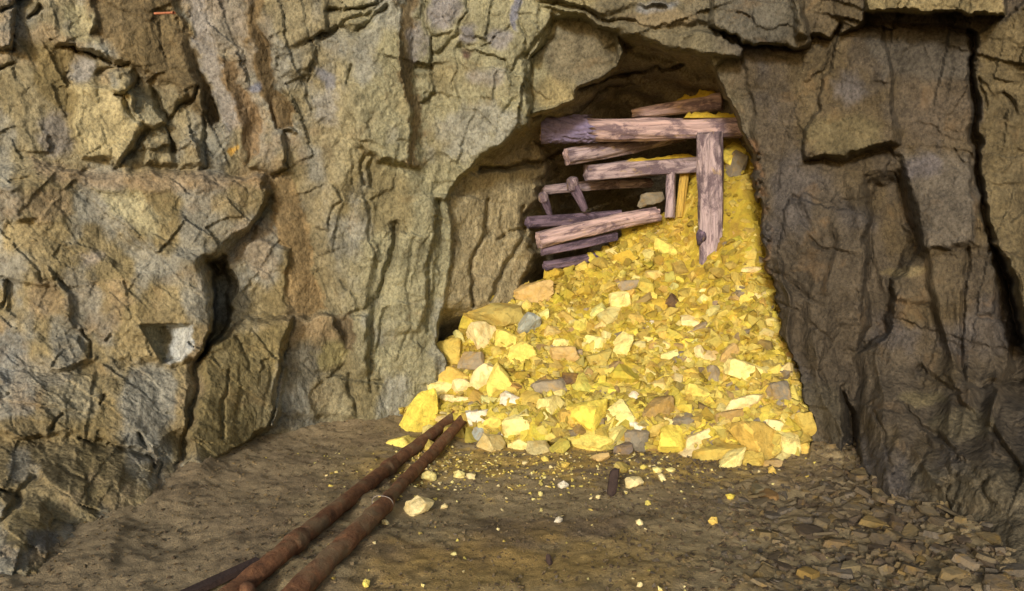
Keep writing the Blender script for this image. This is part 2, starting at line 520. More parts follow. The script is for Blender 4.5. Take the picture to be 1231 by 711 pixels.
crack([(0, 590), (26, 600), (6, 626), (-20, 660)], 0.14, 6); crack([(0, 480), (14, 474)], 0.07, 3)
crack([(40, 576), (22, 600)], 0.08, 4); crack([(96, 605), (115, 612)], 0.06, 3); crack([(65, 626), (90, 634)], 0.06, 3)
# square notch in the boss
s = box([(166, 388), (232, 440)], 6)
nsd = poly_sd(PX[s], PY[s], [(169, 391), (229, 391), (217, 432), (196, 436)])
nm = np.clip(0.5 - nsd / 3, 0, 1)
prof = np.where(PX[s] < 195, (PX[s] - 168) / 27 * 0.16, (230 - PX[s]) / 35 * 0.16)
HH[s] -= nm * np.clip(prof, 0, 1) * np.clip((438 - PY[s]) / 30, 0, 1)
RO[s] = RO[s] * (1 - nm) + 0.15 * nm
# ---- middle
slab([(396, 45), (440, 20), (472, -40), (482, 60), (491, 130), (494, 198), (437, 188), (428, 170), (416, 110), (404, 80)], 0.10, 0.06, 0.07, 4, 0.8, name=SL, label='hanging slab with a sharp lower edge')
slab([(472, -60), (492, -60), (499, 60), (506, 140), (510, 206), (494, 200), (490, 130), (480, 60)], 0.09, -0.75, 0.05, 4, 0.5)
slab([(300, -60), (390, -60), (395, 40), (370, 46), (340, 62), (322, 52), (306, 6)], 0.05, 0, 0.04, 6)
slab([(340, 64), (378, 50), (380, 72), (370, 84), (342, 90)], 0.05, 0, 0.05, 5, name=SL)
slab([(330, 120), (350, 120), (356, 160), (334, 156)], 0.07, 0, 0.06, 4)
slab([(328, 160), (342, 160), (342, 202), (326, 212), (300, 200)], 0.06, 0.05, 0, 5)
slab([(345, 160), (400, 150), (420, 200), (400, 220), (380, 330), (372, 280), (348, 214)], 0.01, 0.02, 0, 8, 0.7)
slab([(402, 224), (412, 240), (402, 252), (395, 276), (380, 270), (392, 240)], 0.04, 0, 0, 4)
slab([(410, 235), (440, 240), (452, 300), (440, 370), (412, 380), (388, 300), (395, 276)], 0.05, 0.04, 0, 7)
slab([(346, 382), (395, 378), (410, 400), (405, 440), (380, 445), (340, 440)], 0.09, 0.02, -0.05, 6, 0.6, name=SL, label='blocky pinkish tan foot block')
slab([(396, 378), (420, 376), (424, 420), (414, 436), (404, 400)], 0.06, -0.3, 0, 4, 0.6)
slab([(340, 440), (420, 436), (424, 500), (336, 500)], 0.03, 0, 0.05, 8)
slab([(420, 380), (446, 380), (440, 440), (424, 460)], 0.07, 0.0, 0, 6)
slab([(478, 200), (500, 210), (524, 240), (528, 300), (516, 360), (505, 400), (462, 400), (470, 330), (480, 270)], 0.06, 0.05, 0, 6)
slab([(524, 236), (537, 240), (542, 293), (537, 330), (532, 368), (522, 398), (513, 398), (517, 366), (523, 300), (529, 262)], -0.08, -0.05, 0, 4)
slab([(508, -60), (556, -60), (560, 20), (536, 54), (520, 62), (512, 24)], 0.03, 0, 0.03, 4)
slab([(504, 84), (521, 84), (522, 110), (514, 122), (504, 122)], 0.04, 0, 0.04, 4)
slab([(565, 58), (590, 52), (606, 38), (626, 36), (629, 62), (618, 86), (605, 74), (590, 68)], 0.03, 0, 0, 4)
slab([(560, 66), (604, 76), (614, 102), (606, 132), (636, 110), (634, 152), (580, 186), (540, 214), (545, 130)], 0.03, 0.03, 0, 5)
slab([(637, 70), (665, 23), (702, 20), (742, 42), (746, 80), (720, 97), (694, 106), (690, 119), (664, 133), (638, 138)], -0.16, 0.02, -0.02, 4, 0.6, name=SL, label='set back block over the drift mouth')
crack([(395, 15), (430, 12), (452, 0), (456, -30)], 0.16, 5); crack([(380, 46), (408, 38), (430, 38), (450, 18), (466, 8)], 0.18, 6)
crack([(412, 32), (440, 18), (462, -4)], 0.12, 4); crack([(395, 15), (396, 38)], 0.05, 3)
crack([(372, 46), (380, 70), (371, 84), (370, 110), (375, 134)], 0.07, 3); crack([(336, 68), (337, 86)], 0.06, 3)
crack([(419, 76), (419, 98)], 0.08, 3.5); crack([(343, 160), (344, 202), (328, 212)], 0.11, 4)
crack([(350, 162), (336, 156)], 0.10, 4)
crack([(436, 192), (440, 222)], 0.09, 4); crack([(448, 194), (449, 226)], 0.10, 4); crack([(427, 180), (426, 222)], 0.05, 2.5)
crack([(405, 224), (413, 240), (404, 250)], 0.07, 3); crack([(400, 264), (394, 278)], 0.05, 3)
crack([(408, 340), (425, 356), (433, 374)], 0.07, 3)
crack([(477, 270), (468, 312), (458, 348), (447, 396), (441, 438)], 0.17, 5.5); crack([(466, 370), (452, 420), (444, 450)], 0.10, 4)
crack([(440, 236), (446, 280), (452, 320)], 0.05, 3)
crack([(529, 240), (529, 262), (522, 298), (518, 326), (515, 368), (512, 400)], 0.13, 4)
crack([(498, 290), (494, 330), (492, 352)], 0.06, 3); crack([(490, 396), (488, 410), (478, 430)], 0.06, 3)
crack([(508, 0), (512, 25), (518, 62), (520, 84)], 0.07, 2.5); crack([(520, 64), (535, 55), (550, 43), (553, 25), (560, 16), (558, -20)], 0.08, 3)
crack([(503, 82), (520, 83), (522, 110), (515, 122), (505, 123)], 0.07, 2.5); crack([(548, 64), (547, 88), (552, 132)], 0.07, 2.5)
crack([(554, 60), (568, 64)], 0.16, 7); crack([(565, 56), (590, 51), (604, 37), (612, 34)], 0.08, 3); crack([(570, 60), (590, 68), (606, 74)], 0.09, 3)
crack([(626, 0), (629, 60), (618, 86), (615, 100)], 0.07, 2.5); crack([(665, 22), (650, 42), (630, 66)], 0.16, 4.5); crack([(634, 66), (637, 142)], 0.2, 4.5)
crack([(620, 115), (605, 134)], 0.07, 3); crack([(664, 44), (640, 68)], 0.08, 3)
crack([(414, 440), (396, 456)], 0.08, 3); crack([(420, 452), (424, 490)], 0.09, 4); crack([(440, 430), (444, 470)], 0.09, 4); crack([(456, 440), (458, 490)], 0.06, 3)
# ---- roof strata over the mouth
slab([(640, -60), (760, -60), (800, 8), (762, 4), (724, 20), (700, 8), (652, -4)], 0.10, 0, 0.06, 5)
slab([(724, 21), (762, 4), (802, 5), (850, 28), (800, 38), (770, 35)], 0.14, 0, 0.05, 5, 0.6, name=SL, label='tan lens shaped roof slab')
slab([(640, 0), (700, 14), (730, 26), (774, 38), (850, 40), (892, 56), (892, 68), (850, 70), (800, 60), (764, 47), (720, 30)], 0.16, 0, 0.10, 4, 0.7, name=SL, label='thin dark roof stratum over the drift mouth')
slab([(852, 34), (858, -60), (952, -60), (962, 20), (976, 50), (968, 57), (942, 57), (890, 51), (880, 41), (862, 40)], 0.24, 0, 0.06, 4, 0.9, name=SL, label='dark roof block with shadowed lower edge')
slab([(946, -60), (1004, -60), (1008, 20), (1000, 48), (976, 40), (958, 42)], 0.16, 0, 0.02, 5)
crack([(640, -2), (715, 18), (760, 30)], 0.10, 4); crack([(884, 15), (905, 24), (908, 30)], 0.07, 3); crack([(888, 52), (940, 58), (975, 60)], 0.10, 5)
crack([(850, 38), (862, 41), (880, 42), (890, 52)], 0.10, 4)
# ---- right wall
slab([(1046, -60), (1224, -60), (1206, 19), (1160, 18), (1098, 14), (1042, 13)], 0.34, 0, 0.06, 4, 0.8, name=SL, label='roof slab jutting over the right wall')
slab([(1004, -60), (1046, -60), (1042, 14), (1036, 30), (1008, 40)], 0.20, 0.1, 0, 5)
slab([(1010, 36), (1062, 36), (1070, 90), (1080, 168), (1010, 188), (970, 193), (966, 178), (985, 122), (1000, 72)], 0.16, 0.05, 0.10, 5, 0.8, name=SL, label='overhanging block with a sharp lower lip')
slab([(1062, 36), (1166, 44), (1170, 150), (1170, 190), (1082, 178), (1070, 90)], 0.06, 0.02, 0.05, 6, 0.7, name=SL, label='flat violet grey recessed panel')
slab([(1172, 44), (1212, 20), (1260, -20), (1300, 150), (1300, 420), (1232, 420), (1212, 340), (1196, 290), (1180, 230), (1172, 150)], 0.12, 0.08, 0.0, 5, name=SL, label='tall brown block along the right edge')
slab([(1084, 182), (1162, 190), (1174, 292), (1106, 299), (1101, 252), (1090, 210)], 0.14, 0.03, 0.04, 5, 0.7, name=SL, label='violet grey hanging plate')
slab([(1046, 215), (1086, 205), (1100, 296), (1078, 330), (1066, 400), (1034, 420), (1044, 300)], -0.16, 0.06, 0, 9, 0.5)
slab([(1074, 336), (1100, 314), (1140, 302), (1166, 312), (1160, 360), (1150, 366), (1086, 365), (1074, 352)], 0.10, 0.0, 0.04, 5, 0.6, name=SL, label='rounded brown lump')
slab([(1168, 300), (1210, 310), (1222, 400), (1210, 450), (1164, 452), (1158, 420), (1164, 350)], 0.06, -0.15, 0.0, 6, 0.5)
slab([(1196, 300), (1214, 340), (1232, 420), (1300, 440), (1300, 500), (1232, 490), (1200, 462), (1218, 440)], -0.28, -0.1, 0, 9, 0.6)
slab([(915, 200), (968, 196), (1044, 215), (1040, 300), (1030, 420), (985, 440), (940, 400), (925, 330)], 0.03, 0.02, 0, 10)
slab([(940, 420), (985, 440), (1016, 470), (1014, 548), (976, 556), (962, 480)], 0.05, 0.10, 0.0, 7, 0.7, name=SL)
slab([(1014, 470), (1030, 500), (1030, 556), (1016, 556)], -0.22, 0, 0, 5, 0.5)
slab([(1030, 500), (1066, 470), (1090, 490), (1112, 512), (1160, 550), (1140, 580), (1100, 600), (1050, 590), (1030, 556)], 0.10, 0.0, 0.04, 7, 0.8, name=SL)
slab([(1098, 490), (1130, 470), (1140, 480), (1118, 500), (1124, 512), (1152, 540)], 0.06, 0, 0, 5, 0.6)
slab([(1124, 510), (1150, 490), (1176, 500), (1200, 530), (1192, 560), (1160, 556)], 0.12, 0, 0.05, 7, 0.6, name=SL)
slab([(1140, 455), (1164, 455), (1232, 500), (1310, 520), (1310, 600), (1231, 556), (1190, 520), (1150, 482)], 0.06, 0, 0, 8)
slab([(1110, 600), (1142, 570), (1190, 570), (1260, 600), (1270, 700), (1160, 680), (1120, 640)], 0.05, 0, 0.02, 12, 0.7)
slab([(870, 70), (892, 68), (908, 130), (907, 186), (892, 148), (866, 110), (858, 84)], -0.06, 0.1, 0, 5, 0.7)
slab([(900, 66), (1000, 60), (985, 120), (966, 178), (975, 200), (915, 200), (906, 130)], 0.02, 0.03, 0, 8)
crack([(1168, 42), (1170, 150), (1176, 230), (1192, 290), (1210, 345), (1226, 410)], 0.34, 7)
crack([(1040, 26), (1100, 30), (1165, 40)], 0.10, 6); crack([(972, 195), (1010, 191), (1070, 182)], 0.12, 6)
crack([(1076, 204), (1086, 240), (1101, 298), (1112, 300)], 0.12, 4.5); crack([(1072, 346), (1074, 362), (1086, 367)], 0.10, 4)
crack([(1164, 300), (1160, 350), (1154, 430), (1160, 456), (1180, 464), (1230, 456)], 0.14, 5)
crack([(1046, 220), (1048, 300), (1044, 332), (1034, 366)], 0.08, 3.5)
crack([(1014, 464), (1018, 482), (1026, 505), (1026, 550)], 0.14, 5); crack([(988, 448), (994, 466), (1000, 476)], 0.07, 3)
crack([(1018, 440), (1022, 456), (1016, 470)], 0.06, 3); crack([(1090, 490), (1110, 512), (1138, 534), (1154, 550), (1146, 570), (1134, 580)], 0.13, 4.5)
crack([(1108, 440), (1126, 456), (1150, 482), (1180, 508), (1200, 530), (1216, 552), (1236, 575)], 0.13, 5)
crack([(1056, 500), (1060, 526), (1070, 556), (1076, 566)], 0.09, 3.5); crack([(1100, 576), (1106, 556), (1118, 540), (1112, 524)], 0.11, 5)
crack([(1138, 566), (1140, 590), (1142, 612)], 0.08, 3.5); crack([(1184, 572), (1178, 586), (1190, 606)], 0.07, 3.5); crack([(1154, 606), (1146, 628), (1130, 634)], 0.06, 3)
crack([(936, 326), (955, 345), (976, 360)], 0.10, 4); crack([(924, 360), (944, 366), (958, 374)], 0.08, 3.5); crack([(978, 388), (992, 404), (1002, 416)], 0.06, 3)
crack([(970, 282), (990, 298), (1016, 306)], 0.07, 3); crack([(955, 240), (968, 262), (978, 276)], 0.10, 4.5); crack([(1028, 350), (1036, 370)], 0.06, 3)
crack([(1016, 242), (1050, 238)], 0.05, 3); crack([(1148, 182), (1170, 212)], 0.06, 3); crack([(1178, 96), (1186, 130)], 0.08, 4); crack([(1208, 110), (1220, 140)], 0.10, 5)
crack([(1176, 380), (1206, 384)], 0.07, 3.5); crack([(945, 160), (930, 230)], 0.05, 3)
for q in ((1142, 661, 12),):
    d = np.hypot(WX - q[0], WY - q[1]); HH -= 0.22 * np.clip(1 - (d / q[2]) ** 2, 0, 1)

# ---- natural relief, with the grain of each part of the face
def frame(ang, sx, sy):
    c, s_ = math.cos(ang), math.sin(ang)
    wx = PX + 9 * fbm(PX / 70, PY / 70, 91, 3) + 3 * vn(PX / 7, PY / 7, 93); wy = PY + 9 * fbm(PX / 70, PY / 70, 92, 3) + 3 * vn(PX / 7, PY / 7, 94)
    return (wx * c + wy * s_) / sx, (-wx * s_ + wy * c) / sy


def relief(ang, big, seed, aniso):
    a, b = frame(ang, big, big * aniso)
    a2, b2 = frame(ang, big * 2.2, big * 2.0 * aniso ** 0.6)
    r = 0.15 * chisel(a2, b2, seed + 70, 0.9, 0.5) + 0.066 * chisel(a, b, seed, 0.95, 0.25) + 0.026 * plates(a * 1.9 + 3, b * 1.7, seed + 9, 0.7)
    a, b = frame(ang, big * 0.36, big * 0.36 * aniso)
    r += 0.026 * chisel(a, b, seed + 20, 1.0, 0.2) + 0.010 * plates(a * 1.3, b * 1.3, seed + 29, 0.7)
    a, b = frame(ang, big * 0.13, big * 0.13 * aniso)
    r += 0.006 * chisel(a, b, seed + 40, 1.0, 0.2) + 0.003 * plates(a * 1.2, b * 1.2, seed + 49, 0.7)
    return r


r_diag = relief(math.radians(-20), 62, 150, 1.7)       # steep streaks
r_low = relief(math.radians(-52), 62, 200, 1.8)        # slanting streaks under the ledge
r_vert = relief(math.radians(8), 58, 300, 1.7)         # upright ribs by the drift mouth
r_right = relief(math.radians(14), 70, 400, 1.6)
r_in = relief(math.radians(70), 60, 500, 2.2)          # bedding inside the drift
w_vert = sstep(360, 440, PX) * (1 - sstep(640, 720, PX))
w_right = sstep(820, 920, PX)
w_low = sstep(195, 225, PY) * (1 - sstep(330, 400, PX)) * (1 - sstep(420, 470, PY))
w_low2 = sstep(420, 470, PY) * (1 - sstep(330, 400, PX))
w_roof = sstep(640, 720, PX) * (1 - w_right)
w_diag = np.clip(1 - w_vert - w_right - w_low - w_low2 - w_roof, 0, 1)
NN = w_diag * r_diag + w_low * r_low + w_low2 * (0.5 * r_low + 0.5 * r_vert) + w_vert * r_vert + w_right * r_right * 0.9 + w_roof * r_in
fold = 1 - 2.2 * np.abs(fbm((PX - 0.12 * PY) / 58 + 0.5 * fbm(PX / 90, PY / 90, 733, 3), PY / 230, 730, 3, 0.45))
NN += w_right * sstep(190, 280, PY) * (1 - sstep(560, 620, PY)) * 0.19 * fold
NN += 0.008 * fbm(PX / 9, PY / 12, 700, 4, 0.6) + 0.05 * fbm(PX / 150, PY / 150, 710, 3)
YF = YB - HH - NN * RO

# ---- the drift behind its mouth
MOUTH = [(540, 432), (524, 412), (530, 385), (536, 350), (540, 320), (543, 290), (541, 262), (537, 240), (543, 226), (553, 212), (570, 198), (583, 186), (604, 173), (620, 161), (637, 155), (638, 140), (665, 134), (690, 120), (694, 107), (720, 98), (745, 83), (752, 64), (745, 45), (770, 51), (800, 63), (850, 72), (858, 84), (868, 109), (885, 140), (897, 166), (905, 190), (912, 260), (918, 310), (926, 350), (938, 395), (951, 440), (966, 480), (976, 540), (995, 640), (520, 640)]
m_in = poly_sd(WX * 0.6 + PX * 0.4, WY * 0.6 + PY * 0.4, MOUTH)
m_in = m_in + 13 * fbm(PX / 24, PY / 24, 811, 3, 0.6) * sstep(860, 900, PX) * sstep(160, 200, PY)
inside = np.clip(0.5 - m_in / 4, 0, 1)
yl = np.interp(PX, [500, 560, 600, 640, 690, 745, 800, 860, 920], [230, 206, 176, 150, 115, 58, 62, 76, 180])
y_left = 6.38 + (PX - 545) / 95 * 0.52 + np.clip(WX + 26 * fbm(PX / 60, PY / 34, 845, 4) + 0.10 * (PY - 260) - 634, 0, None) * 0.022
y_left = y_left + 0.6 * sstep(360, 415, PY)
y_roof = 6.42 + np.clip(PY - yl, 0, None) * 0.0135 + 0.25 * sstep(690, 650, PX) * sstep(590, 640, PX)
y_in = np.minimum(np.minimum(y_left, y_roof), 9.6)
k_in = np.zeros(PX.shape)
for pl, dep, w in (([(575, 204), (610, 201), (650, 194), (692, 180)], 0.25, 6), ([(585, 240), (586, 284), (575, 302), (568, 330), (570, 366)], 0.14, 4), ([(632, 274), (610, 280), (596, 290)], 0.10, 3),
                   ([(630, 250), (628, 280), (617, 308), (596, 340), (594, 360)], 0.14, 5), ([(604, 250), (602, 300)], 0.06, 3), ([(700, 108), (740, 92), (780, 84), (820, 80)], 0.18, 5), ([(660, 150), (700, 132), (720, 112), (760, 102)], 0.15, 4)):
    k_in += 0.8 * dep * np.clip(1 - line_d(WX, WY, pl) / (w * 0.75), 0, 1)
r_inl = r_vert * (1 - sstep(600, 660, PX)) * sstep(190, 215, PY)
y_in = y_in + k_in - 1.1 * (r_inl + r_in * np.clip(1 - (1 - sstep(600, 660, PX)) * sstep(190, 215, PY), 0, 1)) 
lay = np.sin((PY - 0.32 * (PX - 640)) / 4.6 + 3 * fbm(PX / 40, PY / 40, 820, 3))
y_in = y_in - 0.05 * lay * sstep(620, 680, PX) * (1 - sstep(150, 190, PY))
YF = YF * (1 - inside) + np.maximum(y_in, YF) * inside

# ---- colours of the rock itself
K = 0.84
def paint(C, pts_or_mask, rgb, a=1.0, soft=10):
    if isinstance(pts_or_mask, list):
        s = box(pts_or_mask, soft + 16)
        sd = poly_sd(WX[s] * 1.0 + 6 * (WX[s] - PX[s]) * 0.2, WY[s], pts_or_mask)
        m = np.clip(0.5 - sd / soft, 0, 1)
        m = m * m * (3 - 2 * m) * a
        C[s] = C[s] * (1 - m[..., None]) + lin(rgb, K) * m[..., None]
    else:
        m = np.clip(pts_or_mask, 0, 1) * a
        C[:] = C * (1 - m[..., None]) + lin(rgb, K) * m[..., None]


def ell(cx, cy, rx, ry, n=14):
    return [(cx + rx * math.cos(t * 2 * math.pi / n), cy + ry * math.sin(t * 2 * math.pi / n)) for t in range(n)]


CC = np.zeros(PX.shape + (3,)); CC[:] = lin((152, 136, 100), K)
paint(CC, sstep(380, 460, PX), (154, 145, 110))
paint(CC, w_low + w_low2, (152, 131, 86), 0.85)
paint(CC, sstep(430, 520, PY) * (1 - sstep(330, 400, PX)), (136, 116, 76), 0.8)
paint(CC, sstep(0.05, 0.4, fbm(PX / 90, PY / 120, 900, 4)) * (1 - w_right), (128, 108, 60), 0.6)
paint(CC, sstep(0.02, 0.32, fbm(PX / 60, PY / 80, 930, 4)) * (1 - w_right), (148, 145, 138), 0.7)
paint(CC, sstep(0.12, 0.4, fbm(PX / 60, PY / 60, 960, 4)) * (1 - sstep(360, 420, PX)), (166, 136, 102), 0.45)
for pts, rgb, a, so in (
    ([(104, -60), (190, -60), (218, 40), (250, 150), (205, 104), (150, 80), (110, 40)], (122, 100, 62), 0.9, 12),
    ([(190, -60), (204, 0), (236, 52), (262, 140), (250, 150), (216, 45)], (126, 102, 64), 0.9, 5),
    ([(206, -60), (246, 0), (260, 62), (292, 150), (270, 160), (236, 50)], (156, 146, 142), 0.85, 10),
    ([(283, -60), (303, -60), (322, 55), (357, 157), (332, 156), (300, 60)], (128, 102, 62), 0.95, 5),
    ([(262, 70), (285, 75), (312, 150), (300, 200), (290, 150)], (146, 112, 68), 0.8, 6),
    ([(30, 45), (90, 60), (96, 150), (80, 150), (40, 100)], (134, 112, 58), 0.8, 14),
    (ell(98, 84, 16, 18), (150, 143, 140), 0.9, 12), (ell(66, 162, 20, 26), (132, 122, 116), 0.9, 16),
    ([(90, 104), (150, 100), (172, 150), (146, 196), (100, 190), (88, 150)], (180, 160, 110), 0.85, 12),
    ([(70, 5), (108, 5), (112, 52), (80, 48)], (178, 164, 120), 0.8, 10), (ell(176, 132, 22, 16), (160, 148, 116), 0.8, 8),
    ([(30, 186), (100, 206), (240, 206), (342, 212), (340, 222), (200, 228), (110, 226), (40, 210)], (162, 134, 100), 0.75, 14),
    ([(112, 228), (170, 230), (196, 262), (180, 284), (140, 262)], (180, 166, 124), 0.85, 12),
    ([(322, 214), (346, 213), (374, 280), (389, 372), (350, 380), (340, 300)], (156, 126, 78), 0.95, 5),
    (ell(96, 352, 24, 30), (160, 150, 134), 0.7, 16), (ell(112, 310, 16, 8), (176, 160, 150), 0.7, 10),
    (ell(8, 430, 20, 34), (132, 132, 130), 0.8, 14), (ell(50, 450, 34, 20), (146, 138, 126), 0.7, 18), (ell(90, 480, 30, 26), (160, 148, 122), 0.7, 18),
    (ell(26, 560, 18, 22), (140, 132, 120), 0.7, 12), (ell(26, 636, 26, 26), (150, 126, 70), 0.8, 10), (ell(50, 648, 24, 14), (112, 108, 104), 0.8, 10),
    ([(240, 420), (346, 384), (330, 520), (240, 560)], (130, 112, 64), 0.85, 14),
    ([(346, 384), (398, 380), (404, 404), (346, 412)], (176, 146, 102), 0.9, 10), (ell(366, 440, 26, 28), (122, 114, 98), 0.85, 14), (ell(398, 425, 16, 18), (160, 144, 84), 0.8, 10), (ell(386, 476, 14, 12), (168, 146, 104), 0.7, 10),
    ([(400, 380), (424, 376), (424, 420), (408, 420)], (128, 104, 72), 0.8, 6),
    ([(474, -60), (494, -60), (508, 204), (494, 198)], (134, 110, 70), 0.9, 6),
    (ell(388, 96, 12, 14), (134, 132, 144), 0.85, 9), (ell(394, 128, 16, 24), (150, 144, 140), 0.7, 14), (ell(312, 108, 10, 6), (126, 128, 150), 0.9, 5),
    (ell(530, 10, 18, 28), (136, 128, 136), 0.8, 14), (ell(502, 52, 8, 26), (146, 136, 138), 0.7, 10), (ell(619, 12, 7, 26), (118, 118, 140), 0.9, 5), (ell(560, 42, 10, 12), (116, 110, 122), 0.8, 8), (ell(600, 46, 14, 12), (146, 138, 148), 0.7, 10), (ell(585, 92, 22, 10), (148, 140, 138), 0.7, 12),
    (ell(560, 66, 7, 5), (92, 60, 50), 0.9, 6), (ell(286, 180, 5, 7), (214, 160, 20), 1.0, 3), (ell(270, 8, 24, 60), (150, 140, 134), 0.6, 20),
    (ell(690, 60, 40, 34), (128, 118, 96), 0.8, 16), (ell(668, 112, 26, 18), (150, 132, 86), 0.8, 14),
    ([(196, 390), (230, 390), (217, 433), (198, 435)], (186, 185, 184), 0.95, 4),
    ([(168, 390), (196, 390), (196, 434)], (150, 138, 108), 0.9, 4)):
    paint(CC, pts, rgb, a, so)
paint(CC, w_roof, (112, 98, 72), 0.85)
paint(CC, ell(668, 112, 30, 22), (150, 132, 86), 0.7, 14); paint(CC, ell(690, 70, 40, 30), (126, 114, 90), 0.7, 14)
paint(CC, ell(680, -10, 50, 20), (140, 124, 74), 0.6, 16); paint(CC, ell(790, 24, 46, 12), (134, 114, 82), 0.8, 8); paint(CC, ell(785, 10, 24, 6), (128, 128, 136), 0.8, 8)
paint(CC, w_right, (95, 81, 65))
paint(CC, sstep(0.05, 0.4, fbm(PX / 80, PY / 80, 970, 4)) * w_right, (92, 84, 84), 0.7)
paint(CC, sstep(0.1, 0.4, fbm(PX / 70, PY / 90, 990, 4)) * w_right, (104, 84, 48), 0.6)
for pts, rgb, a, so in (
    ([(860, -60), (950, -60), (972, 54), (890, 52), (860, 40)], (104, 97, 84), 0.8, 14), ([(950, -60), (1040, -60), (1036, 30), (985, 120), (968, 176), (955, 90)], (112, 94, 64), 0.7, 18),
    ([(1046, -60), (1220, -60), (1204, 20), (1044, 14)], (150, 130, 84), 0.9, 8), ([(1040, 40), (1166, 44), (1166, 96), (1060, 92)], (94, 85, 76), 0.9, 12),
    (ell(1026, 106, 18, 18), (112, 103, 104), 0.8, 16), (ell(1016, 162, 44, 26), (116, 101, 66), 0.8, 16), ([(1080, 96), (1166, 96), (1166, 170), (1090, 170)], (100, 84, 66), 0.8, 14),
    ([(1174, 40), (1300, -20), (1300, 420), (1236, 420), (1180, 230)], (118, 100, 64), 0.85, 12), ([(1084, 182), (1162, 190), (1174, 292), (1106, 299)], (108, 96, 84), 0.85, 10), (ell(1110, 200, 22, 14), (116, 106, 110), 0.8, 12),
    ([(1074, 336), (1140, 302), (1166, 312), (1150, 366), (1086, 365)], (104, 88, 66), 0.8, 12), (ell(1090, 326, 26, 6), (140, 120, 78), 0.7, 6), (ell(1158, 510, 34, 20), (118, 104, 76), 0.7, 14),
    (ell(1110, 480, 26, 10), (128, 112, 72), 0.6, 10), ([(1100, 560), (1260, 560), (1280, 720), (1120, 700)], (112, 98, 74), 0.8, 30), ([(940, 440), (1014, 470), (1010, 556), (970, 556)], (104, 92, 72), 0.8, 14)):
    paint(CC, pts, rgb, a, so)
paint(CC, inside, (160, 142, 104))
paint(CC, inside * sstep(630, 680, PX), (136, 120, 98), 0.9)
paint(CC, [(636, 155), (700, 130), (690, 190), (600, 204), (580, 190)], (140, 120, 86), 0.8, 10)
rim = line_d(WX, WY, [(902, 175), (908, 200), (914, 260), (918, 310), (924, 345)])
paint(CC, np.clip(1.4 - rim / 9, 0, 1) * sstep(-0.2, 0.15, fbm(PX / 10, PY / 10, 1010, 3)), (132, 92, 54), 0.8)
HHc = np.clip(1 - rim / 13, 0, 1) * np.maximum(0, fbm(PX / 7, PY / 7, 1020, 3))
YF = YF - 0.32 * HHc

lum = CC @ np.array([0.3, 0.55, 0.15])
CC = CC * 0.76 + (lum[..., None] * np.array([0.98, 1.0, 0.88])) * 0.24
CC *= np.array([0.95, 0.99, 0.97])
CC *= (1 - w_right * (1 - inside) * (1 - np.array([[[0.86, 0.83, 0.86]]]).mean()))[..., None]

# ---- points, normals, pieces
ra, rb = ray(PX, PY)
P3 = np.stack([ra * YF, YF, CAM[2] + rb * YF], -1)
du = np.gradient(P3, axis=1); dv = np.gradient(P3, axis=0)
NR = np.cross(dv, du); NR /= np.linalg.norm(NR, axis=-1, keepdims=True) + 1e-12
ny, nx = PX.shape
idx = np.arange(ny * nx).reshape(ny, nx)
quads = np.stack([idx[:-1, :-1], idx[1:, :-1], idx[1:, 1:], idx[:-1, 1:]], -1).reshape(-1, 4)
fl = LAB[:-1, :-1].ravel().astype(np.int32)
fin = (inside[:-1, :-1].ravel() > 0.5)
fpx = (PX[:-1, :-1].ravel())
fl = np.where(fin, -1, fl)
region = np.where(fin, 2, np.where(fpx < 690, 0, 1))
Pf = P3.reshape(-1, 3); Nf = NR.reshape(-1, 3); Cf = CC.reshape(-1, 3)


def piece(name, sel, parent=None, **kw):
    q = quads[sel]
    u, inv = np.unique(q, return_inverse=True)
    # base at the piece's centre so that every piece is an object in its own place
    me = mesh_np(name, Pf[u], inv.reshape(-1, 4), Cf[u], Nf[u])
    return obj(name, me, M_ROCK, parent, **kw)


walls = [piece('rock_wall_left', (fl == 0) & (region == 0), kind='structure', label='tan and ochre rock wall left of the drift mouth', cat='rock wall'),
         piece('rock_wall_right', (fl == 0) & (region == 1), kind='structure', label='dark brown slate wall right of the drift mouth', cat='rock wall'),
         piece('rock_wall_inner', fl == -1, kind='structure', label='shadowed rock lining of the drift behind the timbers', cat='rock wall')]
for i, (nm_, lb, cx) in enumerate(SLABS, 1):
    sel = fl == i
    if sel.sum() > 20:
        piece(nm_, sel, walls[0 if cx < 690 else 1], label=lb)

# ------------------------------------------------------------------ ground
GX = np.arange(-4.2, 4.2, 0.016); GY = np.arange(1.2, 7.6, 0.016)
X, Y = np.meshgrid(GX, GY)


def ground_z(X, Y):
    X = np.asarray(X, float); Y = np.asarray(Y, float)
    z = 0.03 * sstep(-0.8, -2.0, X) * sstep(3.6, 5.0, Y)
    z = z + 0.02 * sstep(1.0, 2.2, X) + 0.05 * fbm(X / 0.9, Y / 0.7, 31, 3)
    z = z + 0.013 * fbm(X / 0.24, Y / 0.24, 41, 4, 0.62)
    return z


Z = ground_z(X, Y)
fpx_ = 615.5 + FPX * X / (Y * cp + 1.55 * sp); fpy_ = IMG_H / 2 - FPX * ((-1.55) * cp + Y * sp) / (Y * cp + 1.55 * sp)
ii = np.clip(((fpy_ - gy[0]) / STEP).astype(int), 0, YF.shape[0] - 1); jj = np.clip(((fpx_ - gx[0]) / STEP).astype(int), 0, YF.shape[1] - 1)
gap = YF[ii, jj] - Y
Z = Z + 0.075 * np.exp(-np.clip(gap, 0, 9) / 0.2) * (inside[ii, jj] < 0.5)
for (q0, q1) in (((548, 502), (288, 708)), ((556, 508), (330, 740))):
    A0, A1 = on_z(*q0, 0.05), on_z(*q1, 0.05)
    dd_ = line_d(X, Y, [(A0.x, A0.y), (A1.x, A1.y)])
    Z = Z + 0.026 * np.exp(-(dd_ / 0.085) ** 2) * (0.7 + 1.2 * fbm(X / 0.12, Y / 0.12, 47, 3))
